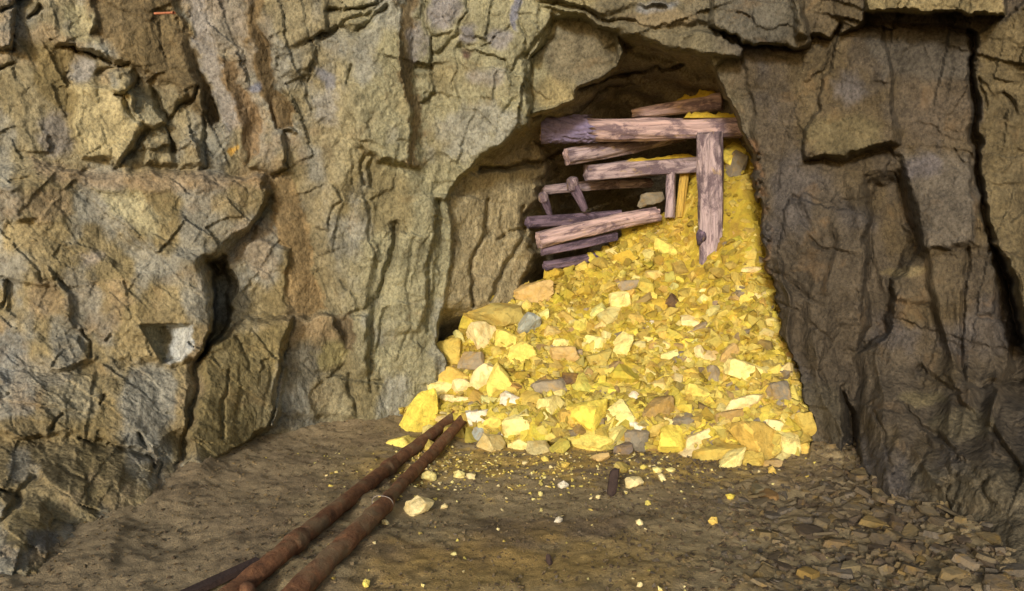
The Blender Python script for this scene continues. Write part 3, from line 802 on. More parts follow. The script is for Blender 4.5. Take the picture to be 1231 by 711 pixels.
rt = sstep(0.9, 1.8, X)
Z = Z + 0.016 * chisel(X / 0.085 + 0.4 * fbm(X / .1, Y / .1, 3, 2), Y / 0.07, 610, 0.9) * (0.10 + 0.9 * rt) + 0.010 * plates(X / 0.05, Y / 0.04, 640) * (0.12 + 1.2 * rt)
Z += 0.010 * fbm(X / 0.06, Y / 0.06, 51, 3, 0.65) + 0.007 * np.maximum(0, chisel(X / 0.04, Y / 0.04, 655, 0.6))
Cg = np.zeros(X.shape + (3,)); Cg[:] = lin((122, 108, 80), 1.7)


def gpaint(m, rgb, a=1.0):
    m = (np.clip(m, 0, 1) * a)[..., None]
    Cg[:] = Cg * (1 - m) + lin(rgb, 1.65) * m


gpaint(sstep(0.0, 0.4, fbm(X / 0.5, Y / 0.35, 61, 4)), (94, 80, 62), 0.8)
q = on_z(640, 680, 0.0)
gpaint(sstep(1.1, 0.2, np.hypot((X - q.x) / 0.9, (Y - q.y) / 0.5) + 0.7 * fbm(X / .2, Y / .15, 71, 3)), (138, 114, 64), 0.75)
gpaint(sstep(-0.9, -1.6, X), (122, 108, 84), 0.8)
gpaint(rt * sstep(-0.1, 0.3, fbm(X / 0.3, Y / 0.2, 81, 3)), (110, 96, 70), 0.7)
# yellow grit trodden out from the heap
gpaint(sstep(0.9, 0.1, np.abs(Y - 5.0) / 0.5 + 1.4 * fbm(X / .12, Y / .09, 85, 4)) * sstep(-1.3, -0.6, X) * sstep(2.2, 1.2, X), (176, 144, 60), 0.45)
GZ = Z.copy()


def gtop(x, y):
    i_ = int(np.clip(round((y - GY[0]) / 0.016), 0, GZ.shape[0] - 1)); j_ = int(np.clip(round((x - GX[0]) / 0.016), 0, GZ.shape[1] - 1))
    return float(GZ[i_, j_])


me = mesh_np('mine_floor', np.stack([X, Y, Z], -1).reshape(-1, 3),
             (lambda i: np.stack([i[:-1, :-1], i[:-1, 1:], i[1:, 1:], i[1:, :-1]], -1).reshape(-1, 4))(np.arange(X.size).reshape(X.shape)), Cg.reshape(-1, 3))
obj('mine_floor', me, M_GROUND, kind='structure', label='uneven brown mud floor of the mine', cat='floor')

# ------------------------------------------------------------------ ore heap
HX = np.arange(-1.4, 3.5, 0.02); HY = np.arange(4.7, 9.4, 0.02)
X, Y = np.meshgrid(HX, HY)


def heap_z(X, Y):
    X = np.asarray(X, float); Y = np.asarray(Y, float)
    foot = np.interp(X, [-1.4, -0.9, -0.55, -0.25, 0.1, 0.4, 1.2, 1.7, 2.05, 2.4, 3.5], [6.2, 5.95, 5.82, 5.55, 5.35, 5.25, 5.18, 5.02, 5.1, 5.8, 6.3])
    cz = np.interp(X, [-1.4, -0.85, -0.5, 0.03, 0.65, 1.14, 1.58, 1.74, 1.86, 2.0, 2.4, 3.5], [0.0, 0.36, 0.66, 1.05, 1.22, 1.58, 1.80, 2.18, 2.58, 2.78, 2.8, 2.8])
    cy = np.interp(X, [-1.4, -0.62, 0.03, 0.65, 1.14, 1.74, 2.2, 3.5], [6.4, 6.4, 6.75, 6.95, 7.12, 7.2, 7.1, 7.3])
    t = (Y - foot) / (cy - foot)
    up = np.where(t < 0, t * 0.6, t) - 0.05 * np.sin(np.clip(t, 0, 1) * math.pi)
    z = cz * up + 0.10 * sstep(0, 0.08, t) * sstep(0.3, 0.05, t)
    return np.where(t > 1, cz - (Y - cy) * 0.55, z) - 0.02


Z = heap_z(X, Y)
fine = sstep(0.9, 2.0, X) * sstep(5.9, 6.8, Y)
Z = Z + 0.05 * fbm(X / 0.4, Y / 0.4, 210, 3) + (0.045 - 0.025 * fine) * chisel(X / 0.12, Y / 0.10, 220, 0.9) + 0.020 * chisel(X / 0.045, Y / 0.04, 230, 0.9) + 0.012 * fbm(X / 0.03, Y / 0.03, 240, 3)
Ch = np.zeros(X.shape + (3,)); Ch[:] = lin((192, 170, 62), 0.88)
v = fbm(X / 0.1, Y / 0.1, 250, 4)[..., None]
Ch = Ch * (1 - sstep(0.1, 0.5, v) * 0.6) + lin((140, 110, 50)) * sstep(0.1, 0.5, v) * 0.6
v = fbm(X / 0.08, Y / 0.08, 260, 4)[..., None]
Ch = Ch * (1 - sstep(0.15, 0.5, v) * 0.6) + lin((236, 214, 120)) * sstep(0.15, 0.5, v) * 0.6
heap = obj('ore_heap', None, label='sloping heap of broken yellow ore spilling from the drift', cat='rubble heap', loc=(0, 0, 0))
me = mesh_np('ore_fines', np.stack([X, Y, Z], -1).reshape(-1, 3),
             (lambda i: np.stack([i[:-1, :-1], i[:-1, 1:], i[1:, 1:], i[1:, :-1]], -1).reshape(-1, 4))(np.arange(X.size).reshape(X.shape)), Ch.reshape(-1, 3))
obj('ore_fines', me, M_ORE_MIX, heap)


def ico(sub):
    bm = bmesh.new(); bmesh.ops.create_icosphere(bm, subdivisions=sub, radius=1.0)
    V = np.array([v.co[:] for v in bm.verts]); F = np.array([[v.index for v in f.verts] for f in bm.faces]); bm.free()
    return V / np.linalg.norm(V, axis=1, keepdims=True), F


ICO4 = ico(4); ICO3 = ico(3); ICO1 = ico(1)


def rock_shape(seed, base=ICO3, nplanes=9, rough=0.035, blocky=0.35, sharp=55.0):
    """broken stone: a sphere cut by random planes, edges barely worn, surface roughened; fits a unit box"""
    r = np.random.default_rng(seed)
    D, F = base
    n = r.normal(size=(nplanes, 3)); n /= np.linalg.norm(n, axis=1, keepdims=True)
    ax = np.vstack([np.eye(3), -np.eye(3)]) + r.normal(scale=0.16, size=(6, 3)); ax /= np.linalg.norm(ax, axis=1, keepdims=True)
    n = np.vstack([n, ax]); d = np.concatenate([r.uniform(0.48, 0.95, nplanes), r.uniform(0.62, 0.62 + blocky, 6)])
    c = D @ n.T
    inv = np.where(c > 0.02, c / d, 0.0)
    R = 1.0 / (np.log(np.exp(inv * sharp).sum(1)) / sharp)
    V = D * R[:, None]
    if rough > 0:
        q = V * 4.0 + seed * 3.7
        dsp = fbm(q[:, 0] + q[:, 2] * 0.7, q[:, 1] - q[:, 2] * 0.6, seed % 997, 4, 0.6)
        V = V * (1 + rough * 2.0 * dsp[:, None])
    lo, hi = V.min(0), V.max(0)
    return (V - (lo + hi) / 2) / (hi - lo), F


def hull_rock(seed, n=15):
    r = np.random.default_rng(seed)
    p = r.normal(size=(n, 3)); p /= np.linalg.norm(p, axis=1, keepdims=True)
    p = np.sign(p) * np.abs(p) ** 0.7
    bm = bmesh.new()
    vs = [bm.verts.new(q) for q in p]
    res = bmesh.ops.convex_hull(bm, input=vs)
    bmesh.ops.delete(bm, geom=[v for v in bm.verts if not v.link_faces], context='VERTS')
    bm.verts.index_update()
    V = np.array([v.co[:] for v in bm.verts]); F = np.array([[v.index for v in f.verts] for f in bm.faces]); bm.free()
    lo, hi = V.min(0), V.max(0)
    return (V - (lo + hi) / 2) / (hi - lo), F


PAL = {'dusty': (206, 186, 76), 'dusk': (170, 150, 64), 'pale': (240, 226, 148), 'yellow': (228, 210, 110), 'bright': (234, 214, 94), 'ochre': (206, 182, 92), 'orange': (222, 190, 98), 'tan': (206, 176, 116), 'brown': (172, 146, 94),
       'olive': (190, 172, 98), 'grey': (160, 148, 124), 'white': (232, 226, 204), 'blue': (168, 174, 164), 'dark': (100, 80, 60), 'cream': (236, 218, 160), 'stone': (138, 130, 112)}


def ocol(o, key, k=1.0, jit=0.0):
    c = lin(PAL[key], k)
    if jit: c = c * (1 + rng.uniform(-jit, jit, 3) * np.array([1, 1, 1.5]))
    o.color = (*[float(min(0.95, q)) for q in c], 1)


def heap_point(px, py):
    """where the sight line through a spot of the heap meets its surface"""
    a, b = ray(px, py)
    Ys = np.linspace(4.6, 8.6, 400)
    zz = CAM[2] + b * Ys
    hz = np.maximum(heap_z(a * Ys, Ys), ground_z(a * Ys, Ys))
    k = np.argmax(zz <= hz)
    if not (zz <= hz).any(): k = int(np.argmin(np.abs(zz - hz)))
    return Vector((a * Ys[k], Ys[k], zz[k]))


BOULDERS = [  # px, py, width, height, tilt in the picture, colour, label
    (510, 496, 54, 58, 0, 'bright', 'large pointed orange yellow boulder where the pipes vanish'),
    (484, 489, 34, 15, 25, 'cream', 'long pale stone leaning left of the pointed orange boulder'),
    (482, 533, 42, 17, 8, 'yellow', 'flat yellow stone touching the left rusty pipe'),
    (550, 481, 40, 13, 3, 'cream', 'long flat pale stone above the far pipe ends'),
    (573, 501, 25, 18, 0, 'white', 'small whitish trapezoid stone right of the far pipe ends'),
    (614, 485, 29, 28, 20, 'white', 'white grey blocky stone at the lower left of the heap'),
    (578, 521, 20, 15, 0, 'blue', 'little grey white stone just right of the pipes'),
    (604, 528, 22, 15, -15, 'white', 'little white stone with grey face at the heap foot'),
    (629, 535, 36, 17, 8, 'pale', 'pale yellow wedge with a white tip at the heap foot'),
    (641, 487, 30, 30, 0, 'ochre', 'rusty ochre boulder beside the white grey block'),
    (663, 493, 36, 34, 10, 'pale', 'rounded pale yellow boulder right of the rusty ochre one'),
    (579, 458, 25, 44, -18, 'cream', 'tall pale wedge standing in the left of the heap'),
    (601, 460, 28, 48, 8, 'yellow', 'tall yellow stone with an orange streak beside the pale wedge'),
    (661, 466, 40, 22, 15, 'grey', 'grey brown stone touching the darkest stone of the heap'),
    (686, 460, 20, 23, 0, 'dark', 'darkest brown stone in the middle left of the heap'),
    (596, 381, 72, 36, 5, 'olive', 'broad olive grey boulder at the upper left rim of the heap'),
    (601, 363, 30, 15, -5, 'bright', 'yellow cap stone on top of the broad olive boulder'),
    (640, 351, 44, 24, 5, 'tan', 'orange tan boulder on the heap skyline left'),
    (580, 406, 38, 36, -25, 'cream', 'pale slab lying under the olive boulder'),
    (608, 410, 28, 28, 10, 'yellow', 'yellow slab right beside the pale slab'),
    (634, 396, 22, 38, -35, 'blue', 'bluish grey stone tilted among yellow ones'),
    (679, 427, 36, 22, 5, 'tan', 'flat tan stone in the middle left of the heap'),
    (674, 415, 22, 16, 0, 'pale', 'small pale stone on the flat tan one'),
    (540, 424, 32, 34, 0, 'ochre', 'ochre brown boulder at the leftmost edge of the heap'),
    (547, 452, 34, 24, 10, 'orange', 'orange yellow boulder below the leftmost ochre brown one'),
    (567, 436, 30, 28, 0, 'grey', 'grey brown stone between two pale stones at the left'),
    (714, 414, 32, 20, 0, 'pale', 'pale flat stone right of the flat tan one'),
    (626, 424, 32, 26, 20, 'yellow', 'large yellow stone below the bluish grey one'),
    (706, 502, 46, 42, 5, 'bright', 'big square yellow boulder in the bottom middle'),
    (743, 501, 38, 32, 20, 'pale', 'pale yellow boulder right of the big square yellow one'),
    (787, 494, 36, 42, 0, 'brown', 'tan brown boulder above the grey stone at the foot'),
    (767, 513, 28, 11, -8, 'white', 'thin white flat stone under the tan brown boulder'),
    (764, 530, 26, 28, 0, 'stone', 'grey stone at the foot between two yellow ones'),
    (712, 532, 54, 20, 0, 'yellow', 'low wide yellow stone under the big square boulder'),
    (807, 532, 36, 40, 5, 'bright', 'bright yellow block standing upright at the foot'),
    (841, 529, 36, 22, 20, 'cream', 'striped cream stone next to the upright yellow block'),
    (860, 544, 58, 38, 22, 'ochre', 'large rusty ochre boulder at the foot, right of centre'),
    (876, 557, 48, 20, 28, 'pale', 'pale crescent slab in front of the large rusty boulder'),
    (912, 526, 66, 40, -45, 'orange', 'long orange slab sliding down at the right foot'),
    (903, 556, 30, 26, 0, 'ochre', 'dark ochre stone below the long orange slab'),
    (943, 536, 28, 32, 0, 'pale', 'pale upright block at the right foot of the heap'),
    (964, 536, 19, 15, 0, 'orange', 'small orange stone at the rightmost foot of the heap'),
    (934, 475, 32, 32, 0, 'stone', 'round dark grey stone near the right wall'),
    (898, 447, 50, 23, -12, 'pale', 'wide pale slab in the right of the heap'),
    (892, 485, 42, 26, 0, 'cream', 'pale rounded boulder under the wide pale slab'),
    (838, 474, 30, 28, 0, 'yellow', 'yellow boulder in the lower centre right'),
    (826, 504, 38, 22, -10, 'stone', 'grey boulder below the lower centre yellow one'),
    (872, 503, 36, 20, 15, 'brown', 'dark brown ribbed stone left of the long orange slab'),
    (855, 456, 17, 32, -8, 'grey', 'upright grey stone left of the wide pale slab'),
    (762, 480, 18, 20, 0, 'white', 'small white grey stone above the pale yellow boulder'),
    (926, 511, 22, 17, 0, 'cream', 'small cream stone above the pale upright block'),
    (963, 508, 26, 26, 0, 'ochre', 'ochre stone against the right wall near the foot'),
    (800, 299, 28, 18, -15, 'yellow', 'smooth yellow stone below the upright post'),
    (902, 324, 23, 7, 0, 'cream', 'thin pale bar shaped stone high at the right'),
    (807, 362, 17, 17, 0, 'dark', 'dark grey stone alone in the upper slope'),
    (756, 343, 26, 12, 8, 'grey', 'grey flat stone in the upper left slope'),
    (830, 386, 22, 19, 20, 'cream', 'pale cube in the middle of the slope'),
    (838, 397, 28, 11, 25, 'grey', 'flat grey stone below the pale cube'),
    (842, 429, 14, 24, 30, 'cream', 'slim pale stone tilted in the middle right'),
    (745, 364, 26, 25, 0, 'pale', 'pale stone in the upper left slope'),
    (746, 419, 18, 40, -32, 'pale', 'long pale stone slanting in the middle left'),
    (820, 429, 24, 12, 0, 'stone', 'grey flat stone left of the slim pale stone'),
    (876, 427, 20, 30, -35, 'tan', 'peach coloured stone above the wide pale slab'),
    (779, 391, 15, 11, 0, 'white', 'tiny whitish stone in the middle slope'),
    (797, 404, 12, 12, 0, 'orange', 'tiny vivid orange stone in the middle slope'),
    (692, 428, 14, 16, 0, 'grey', 'small grey stone right of the flat tan one'),
    (530, 470, 28, 24, 10, 'pale', 'pale stone against the left jamb just above the pointed boulder'),
    (593, 508, 24, 18, 0, 'yellow', 'yellow stone between the white block and the whitish trapezoid'),
    (556, 466, 24, 22, -10, 'cream', 'cream stone left of the tall pale wedge'),
    (620, 512, 30, 24, 12, 'pale', 'pale angular stone below the white grey block'),
    (684, 505, 24, 26, -8, 'orange', 'orange yellow stone left of the big square boulder'),
    (884, 198, 18, 30, -20, 'stone', 'grey slate wedge right of the upright post'),
    (880, 184, 22, 30, -40, 'bright', 'bright yellow slab behind the upright post'),
]


def place_rock(name, V, F, P, wpx, hpx, tilt, depth_ratio=0.85, **kw):
    """a stone of the given picture size standing at P, turned in the picture plane by tilt degrees"""
    s = P.y / FPX
    w, h = wpx * s, hpx * s
    d = depth_ratio * math.sqrt(w * h)
    S = np.array([w, d, h])
    yaw = kw.pop('yaw', random.uniform(-0.5, 0.5))
    me = mesh_np(name, V * S, F, smooth=True)
    me.set_sharp_from_angle(angle=math.radians(28))
    o = obj(name, me, kw.pop('mat', M_ORE), **kw)
    o.location = P
    o.rotation_euler = Euler((0, 0, 0))
    o.rotation_euler = (Matrix.Rotation(math.radians(-tilt), 3, 'Y') @ Matrix.Rotation(yaw * 0.25, 3, 'Z')).to_euler()
    return o


taken = []
for i, (px, py, w, h, tl, ck, lb) in enumerate(BOULDERS):
    P = heap_point(px, py)
    V, F = rock_shape(1000 + i * 7, ICO4 if w > 30 else ICO3, 7 + i % 5, 0.035, 0.5)
    if i == 0:
        V = V * np.array([1, 1, 1.0]); V[:, :2] *= (1.25 - 0.85 * (V[:, 2:3] + 0.5)); V[:, 0] += 0.1 * V[:, 2]
    P = P + Vector((0, -0.20 * min(w, h) * P.y / FPX, 0.0))
    o = place_rock('ore_boulder', V, F, P, w * 1.14, h * 1.14, tl, label=lb, cat='rock', group='boulders showing in the ore heap')
    ocol(o, ck, 1.06 if ck in ('pale', 'cream', 'yellow', 'white', 'bright') else 0.95)
    taken.append((px, py, max(w, h) * 0.5))

# stones of the heap that look alike: parts of the heap
PROTO = [hull_rock(50 + k, 13 + k % 5) for k in range(18)]
PROTO_ME = []
for k, (V, F) in enumerate(PROTO):
    me = mesh_np('stone', V, F, smooth=False); me.materials.append(M_ORE); PROTO_ME.append(me)
KEYS = ['yellow'] * 9 + ['bright'] * 5 + ['pale'] * 10 + ['ochre'] * 5 + ['orange'] * 2 + ['olive'] * 3 + ['grey', 'brown', 'tan', 'cream', 'cream', 'cream', 'stone']
HEAP_OUT = [(470, 520), (525, 420), (560, 392), (620, 345), (700, 318), (760, 275), (830, 262), (880, 200), (912, 200), (918, 310), (940, 400), (965, 480), (975, 540), (930, 562), (860, 565), (800, 548), (640, 545), (560, 540), (500, 550)]


def in_poly(x, y, poly):
    return poly_sd(np.array([float(x)]), np.array([float(y)]), poly)[0] < 0


n_part = 0
tries = 0
while n_part < 296 and tries < 40000:
    tries += 1
    px = random.uniform(470, 975); py = random.uniform(262, 562)
    if not in_poly(px, py, HEAP_OUT): continue
    size = np.interp(py, [270, 340, 420, 480, 560], [13, 18, 25, 29, 30]) * random.uniform(0.6, 1.3)
    size *= np.interp(px, [600, 760, 880, 960], [1.15, 1.0, 0.75, 0.85])
    if px > 820 and py < 330 and random.random() < 0.75: continue
    if any((px - a) ** 2 + (py - b) ** 2 < (0.72 * c + 0.30 * size) ** 2 for a, b, c in taken): continue
    taken.append((px, py, size * 0.48))
    P = heap_point(px, py)
    s = P.y / FPX * size
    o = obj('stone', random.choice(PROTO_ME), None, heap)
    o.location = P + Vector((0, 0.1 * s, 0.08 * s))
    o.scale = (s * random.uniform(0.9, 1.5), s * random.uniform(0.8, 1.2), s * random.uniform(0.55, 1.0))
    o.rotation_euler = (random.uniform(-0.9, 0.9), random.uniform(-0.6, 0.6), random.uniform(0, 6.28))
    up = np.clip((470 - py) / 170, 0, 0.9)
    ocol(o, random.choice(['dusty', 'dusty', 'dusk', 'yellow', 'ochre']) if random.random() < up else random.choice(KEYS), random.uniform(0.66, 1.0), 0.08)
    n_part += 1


def scatter_mesh(name, pts, sizes, cols, protos, seed, flat=(0.5, 1.0)):
    r = np.random.default_rng(seed)
    VV, FF, CCs = [], [], []; base = 0
    for p, s, c in zip(pts, sizes, cols):
        V, F = protos[r.integers(len(protos))]
        R = np.array(Euler(tuple(r.uniform(-0.7, 0.7, 2)) + (r.uniform(0, 6.28),)).to_matrix())
        q = (V * np.array([r.uniform(0.8, 1.4), r.uniform(0.8, 1.2), r.uniform(*flat)]) * s) @ R.T + p
        VV.append(q); FF.append(F + base); CCs.append(np.tile(c, (len(V), 1))); base += len(V)
    return mesh_np(name, np.vstack(VV), np.vstack(FF), np.vstack(CCs), smooth=False)


SKEYS = ['yellow'] * 8 + ['bright'] * 6 + ['ochre'] * 5 + ['olive'] * 3 + ['pale'] * 2 + ['brown', 'grey']
SMALL = [hull_rock(300 + k, 9) for k in range(14)]
pts, sizes, cls = [], [], []
cand = rng.uniform([-1.1, 4.95], [2.9, 8.3], size=(21000, 2))
hz = heap_z(cand[:, 0], cand[:, 1])
for (x, y), z in zip(cand, hz):
    if z < 0.0: continue
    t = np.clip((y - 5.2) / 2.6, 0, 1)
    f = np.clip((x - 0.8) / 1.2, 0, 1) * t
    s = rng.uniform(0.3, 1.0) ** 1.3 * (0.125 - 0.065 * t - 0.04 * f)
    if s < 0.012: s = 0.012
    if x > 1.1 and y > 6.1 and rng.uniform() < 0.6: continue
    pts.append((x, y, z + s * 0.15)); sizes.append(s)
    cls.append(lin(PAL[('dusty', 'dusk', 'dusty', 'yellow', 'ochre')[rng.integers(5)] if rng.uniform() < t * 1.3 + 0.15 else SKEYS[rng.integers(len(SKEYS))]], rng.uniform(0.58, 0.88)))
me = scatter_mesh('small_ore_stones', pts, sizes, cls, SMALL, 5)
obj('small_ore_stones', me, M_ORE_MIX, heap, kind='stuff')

# ------------------------------------------------------------------ timbers
def frame_to(o, A, B):
    d = (B - A)
    o.location = A
    o.rotation_euler = d.to_track_quat('Z', 'Y').to_euler()
    return d.length


def log_mesh(name, L, r0, r1, seed, square=0.0, bend=0.02, ns=48, nl=40, ragged=0.06):
    r = np.random.default_rng(seed)
    th = np.linspace(0, 2 * math.pi, ns, endpoint=False); zz = np.linspace(0, 1, nl)
    T, Zt = np.meshgrid(th, zz)
    p = 2.0 + 7.0 * square
    rad = 1.0 / ((np.abs(np.cos(T)) ** p + np.abs(np.sin(T)) ** p) ** (1 / p))
    rad = rad * (r0 + (r1 - r0) * Zt)
    nz = fbm(np.cos(T) * 1.6 + seed, np.sin(T) * 1.6 + Zt * L * 2.5, seed, 4) * 0.22 + fbm(np.cos(T) * 5, np.sin(T) * 5 + Zt * L * 0.5, seed + 5, 3) * 0.16
    for g_ in range(5):
        a0 = r.uniform(0, 6.28); z0 = r.uniform(0.1, 0.9); dz = r.uniform(0.15, 0.5)
        dth = np.abs((T - a0 + 0.35 * vn(Zt * 4, Zt * 0 + g_, seed) + math.pi) % (2 * math.pi) - math.pi)
        nz = nz - 0.16 * np.clip(1 - dth / 0.22, 0, 1) * np.clip(1.3 - np.abs(Zt - z0) / dz, 0, 1)
    nz = nz * (0.5 + 0.5 * np.cos(T * 0)) 
    rad = rad * (1 + nz)
    bx = bend * np.sin(Zt * math.pi) * L * r.uniform(-1, 1); by = bend * np.sin(Zt * math.pi) * L * r.uniform(-1, 1)
    zc = Zt * L
    zc = zc + np.where(Zt > 0.99, 1, 0) * ragged * L * 0.3 * vn(T * 2, T * 0 + 3, seed) + np.where(Zt < 0.01, 1, 0) * ragged * L * 0.3 * vn(T * 2, T * 0 + 7, seed)
    V = np.stack([rad * np.cos(T) + bx, rad * np.sin(T) + by, zc], -1).reshape(-1, 3)
    i = np.arange(nl * ns).reshape(nl, ns); j = np.roll(i, -1, 1)
    F = np.stack([i[:-1], j[:-1], j[1:], i[1:]], -1).reshape(-1, 4)
    me = mesh_np(name, V, F)
    return me, V[:ns], V[-ns:]


def cap_mesh(name, ring, out):
    c = ring.mean(0) + np.array([0, 0, out])
    n = len(ring)
    mid = ring * 0.55 + c * 0.45 + np.array([0, 0, -out * 0.3])
    V = np.vstack([ring, mid, c[None]])
    F = [[k, (k + 1) % n, n + (k + 1) % n, n + k] for k in range(n)]
    F2 = [[n + k, n + (k + 1) % n, 2 * n, 2 * n] for k in range(n)]
    me = bpy.data.meshes.new(name)
    me.from_pydata(V.tolist(), [], [tuple(f) for f in F] + [tuple(f[:3]) for f in F2])
    for p_ in me.polygons: p_.use_smooth = False
    return me


def timber(name, A, B, ra_, rb_, seed, mat, label, cat='timber', square=0.0, bend=0.015, group=None, cut=None, roll=0.0):
    root = obj(name, None, label=label, cat=cat, group=group)
    L = frame_to(root, A, B)
    if roll: root.rotation_euler = ((B - A).to_track_quat('Z', 'Y') @ Euler((0, 0, roll)).to_quaternion()).to_euler()
    me, r0, r1 = log_mesh(name + '_body', L, ra_ * 0.93, rb_ * 0.93, seed, square, bend)
    obj('trunk' if square < 0.5 else 'beam_body', me, mat, root)
    obj('cut_end', cap_mesh('cut_end', r0, -0.006), cut or mat, root)
    obj('cut_end', cap_mesh('cut_end', r1, 0.006), cut or mat, root)
    return root, L


GT = 'timbers jammed in the drift'
t1, L1 = timber('cap_beam', at(651, 155.5, 6.65), at(893, 153, 6.58), 0.0990, 0.0940, 3, M_WOOD_PINK, 'longest round cap log across the drift, dark bark at its left end', square=0.06, group=GT, cut=M_CUT)
# bark still on the left end of the cap log
th = np.linspace(0, 2 * math.pi, 96, endpoint=False); zz = np.linspace(-0.004, 0.52, 60)
T, Zt = np.meshgrid(th, zz)
edge = 0.42 + 0.16 * fbm(np.cos(T) * 3 + 4, np.sin(T) * 3, 77, 4, 0.6)
Zt2 = np.minimum(Zt, edge)
rad = 0.119 * (1 + 0.12 * fbm(np.cos(T) * 4, np.sin(T) * 4 + Zt2 * 9, 78, 4) + 0.16 * fbm(np.cos(T) * 8 + Zt2 * 18, np.sin(T) * 8 + Zt2 * 22, 79, 3, 0.6))
V = np.stack([rad * np.cos(T), rad * np.sin(T), Zt2], -1).reshape(-1, 3)
i = np.arange(T.size).reshape(T.shape); j = np.roll(i, -1, 1)
obj('bark', mesh_np('bark', V, np.stack([i[:-1], j[:-1], j[1:], i[1:]], -1).reshape(-1, 4)), M_BARK, t1, label='dark purple bark sleeve')
t2, L2 = timber('post', at(853, 322, 6.60), at(852.5, 160, 6.47), 0.100, 0.110, 9, M_WOOD, 'upright squared post standing in the yellow ore', square=0.35, group=GT, roll=0.2)
kv, kf = rock_shape(4141, ICO3, 5, 0.05, 0.6, 14)
kn = mesh_np('knot', kv * np.array([0.09, 0.09, 0.15]), kf)
k_o = obj('knot', kn, M_WOOD_DARK, t2, label='dark knot at the post foot'); k_o.location = t2.rotation_euler.to_matrix().transposed() @ (at(843, 286, 6.50) - t2.location)
t3, L3 = timber('slanting_log', at(681, 189, 6.71), at(822, 160, 7.10), 0.0814, 0.0851, 21, M_WOOD, 'pale slanting log directly under the cap log', group=GT, cut=M_WOOD_PINK)
t4, L4 = timber('squared_beam', at(704, 208, 6.93), at(842, 197, 7.10), 0.0777, 0.0777, 27, M_WOOD, 'squared pink grey beam with yellow dust on top', square=0.9, group=GT, bend=0.004, roll=0.06)
t5, L5 = timber('short_prop', at(805, 262, 6.99), at(807, 208, 7.02), 0.0416, 0.0416, 33, M_WOOD, 'short narrow prop under the squared beam', square=0.8, group=GT, bend=0.0)
t6, L6 = timber('yellow_plank', at(817, 262, 7.08), at(824, 196, 7.15), 0.0352, 0.0370, 35, M_WOOD_OCHRE, 'upright plank coated in yellow powder', square=0.9, group=GT, bend=0.0)
t7, L7 = timber('thin_pole', at(651, 229.5, 7.08), at(782, 220, 7.53), 0.0500, 0.0518, 41, M_WOOD, 'thin horizontal pole behind two short stubs', group=GT)
t8, L8 = timber('purple_log', at(634, 268, 6.82), at(744, 260, 7.32), 0.0574, 0.0648, 47, M_WOOD_DARK, 'thin purple grey log above the lowest pink log', group=GT)
t9, L9 = timber('pink_log', at(647, 290, 6.59), at(790, 258, 6.99), 0.0740, 0.0694, 53, M_WOOD_PINK, 'lowest pink stripped log, left end cut', group=GT, square=0.2)
t10, L10 = timber('dark_beam', at(652, 303, 6.64), at(740, 284, 6.93), 0.0389, 0.0416, 59, M_WOOD_DARK, 'dark beam tucked beneath the lowest pink log', square=0.6, group=GT)
t11, L11 = timber('roof_plank', at(760, 137, 7.0), at(868, 122, 6.7), 0.0416, 0.0786, 63, M_WOOD_PINK, 'rough splintered plank sloping above the cap log', square=0.7, group=GT)
t12, L12 = timber('buried_log', at(655, 320, 6.81), at(730, 306, 7.06), 0.0463, 0.0463, 67, M_WOOD_DARK, 'black log almost buried at the heap top left', group=GT)
for (hx, hy, ex, ey, r_, lb, sd) in ((688, 221, 703, 252, 0.05, 'short pale stub with a round head in front of the thin pole', 71), (653, 237, 661, 258, 0.04, 'smaller stub with a round head at the thin pole end', 74)):
    root = obj('stub', None, label=lb, cat='stub', group='round headed stubs'); A = at(hx, hy, 6.89); B = at(ex, ey, 6.99)
    L = frame_to(root, A, B)
    me, a_, b_ = log_mesh('shaft', L, r_ * 0.95, r_ * 0.6, sd, 0.2, 0.03, 18, 12, 0.2)
    obj('shaft', me, M_WOOD_DARK, root)
    V, F = rock_shape(sd, ICO3, 5, 0.03, 0.6, 12)
    o = obj('head', mesh_np('head', V * r_ * 2.3, F), M_WOOD, root)
V, F = rock_shape(881, ICO3, 9, 0.06, 0.4)
o = place_rock('lodged_stone', V, F, at(782, 240, 7.10), 34, 17, 8, label='grey green stone wedged behind the short prop', cat='rock'); ocol(o, 'stone', 0.9)


def dust_on(parent, z0, z1, width, height, seed, up):
    """lumpy powder lying along the top of a timber (local z is its length)"""
    nl, nw = 40, 9
    a = np.linspace(z0, z1, nl); b = np.linspace(-1, 1, nw)
    A_, B_ = np.meshgrid(a, b, indexing='ij')
    e = np.clip(np.minimum(A_ - z0, z1 - A_) / 0.08, 0, 1)
    hgt = height * (1 - B_ ** 2) * e * (0.7 + 1.2 * (fbm(A_ / 0.07, B_ * 1.5, seed, 4) + 0.2)) - 0.012
    inv = parent.rotation_euler.to_matrix().transposed()
    u = inv @ Vector((0, 0, 1)); u = Vector((u.x, u.y, 0)).normalized(); s_ = Vector((-u.y, u.x, 0))
    V = np.stack([u.x * (up + hgt) + s_.x * B_ * width, u.y * (up + hgt) + s_.y * B_ * width, A_], -1).reshape(-1, 3)
    i = np.arange(nl * nw).reshape(nl, nw)
    return obj('ochre_dust', mesh_np('ochre_dust', V, np.stack([i[:-1, :-1], i[:-1, 1:], i[1:, 1:], i[1:, :-1]], -1).reshape(-1, 4)), M_OCHRE, parent)


dust_on(t1, L1 * 0.70, L1 * 0.99, 0.075, 0.065, 5, 0.084)
dust_on(t4, L4 * 0.30, L4 * 0.98, 0.07, 0.026, 6, 0.075)
dust_on(t11, L11 * 0.5, L11 * 0.99, 0.065, 0.055, 8, 0.062)

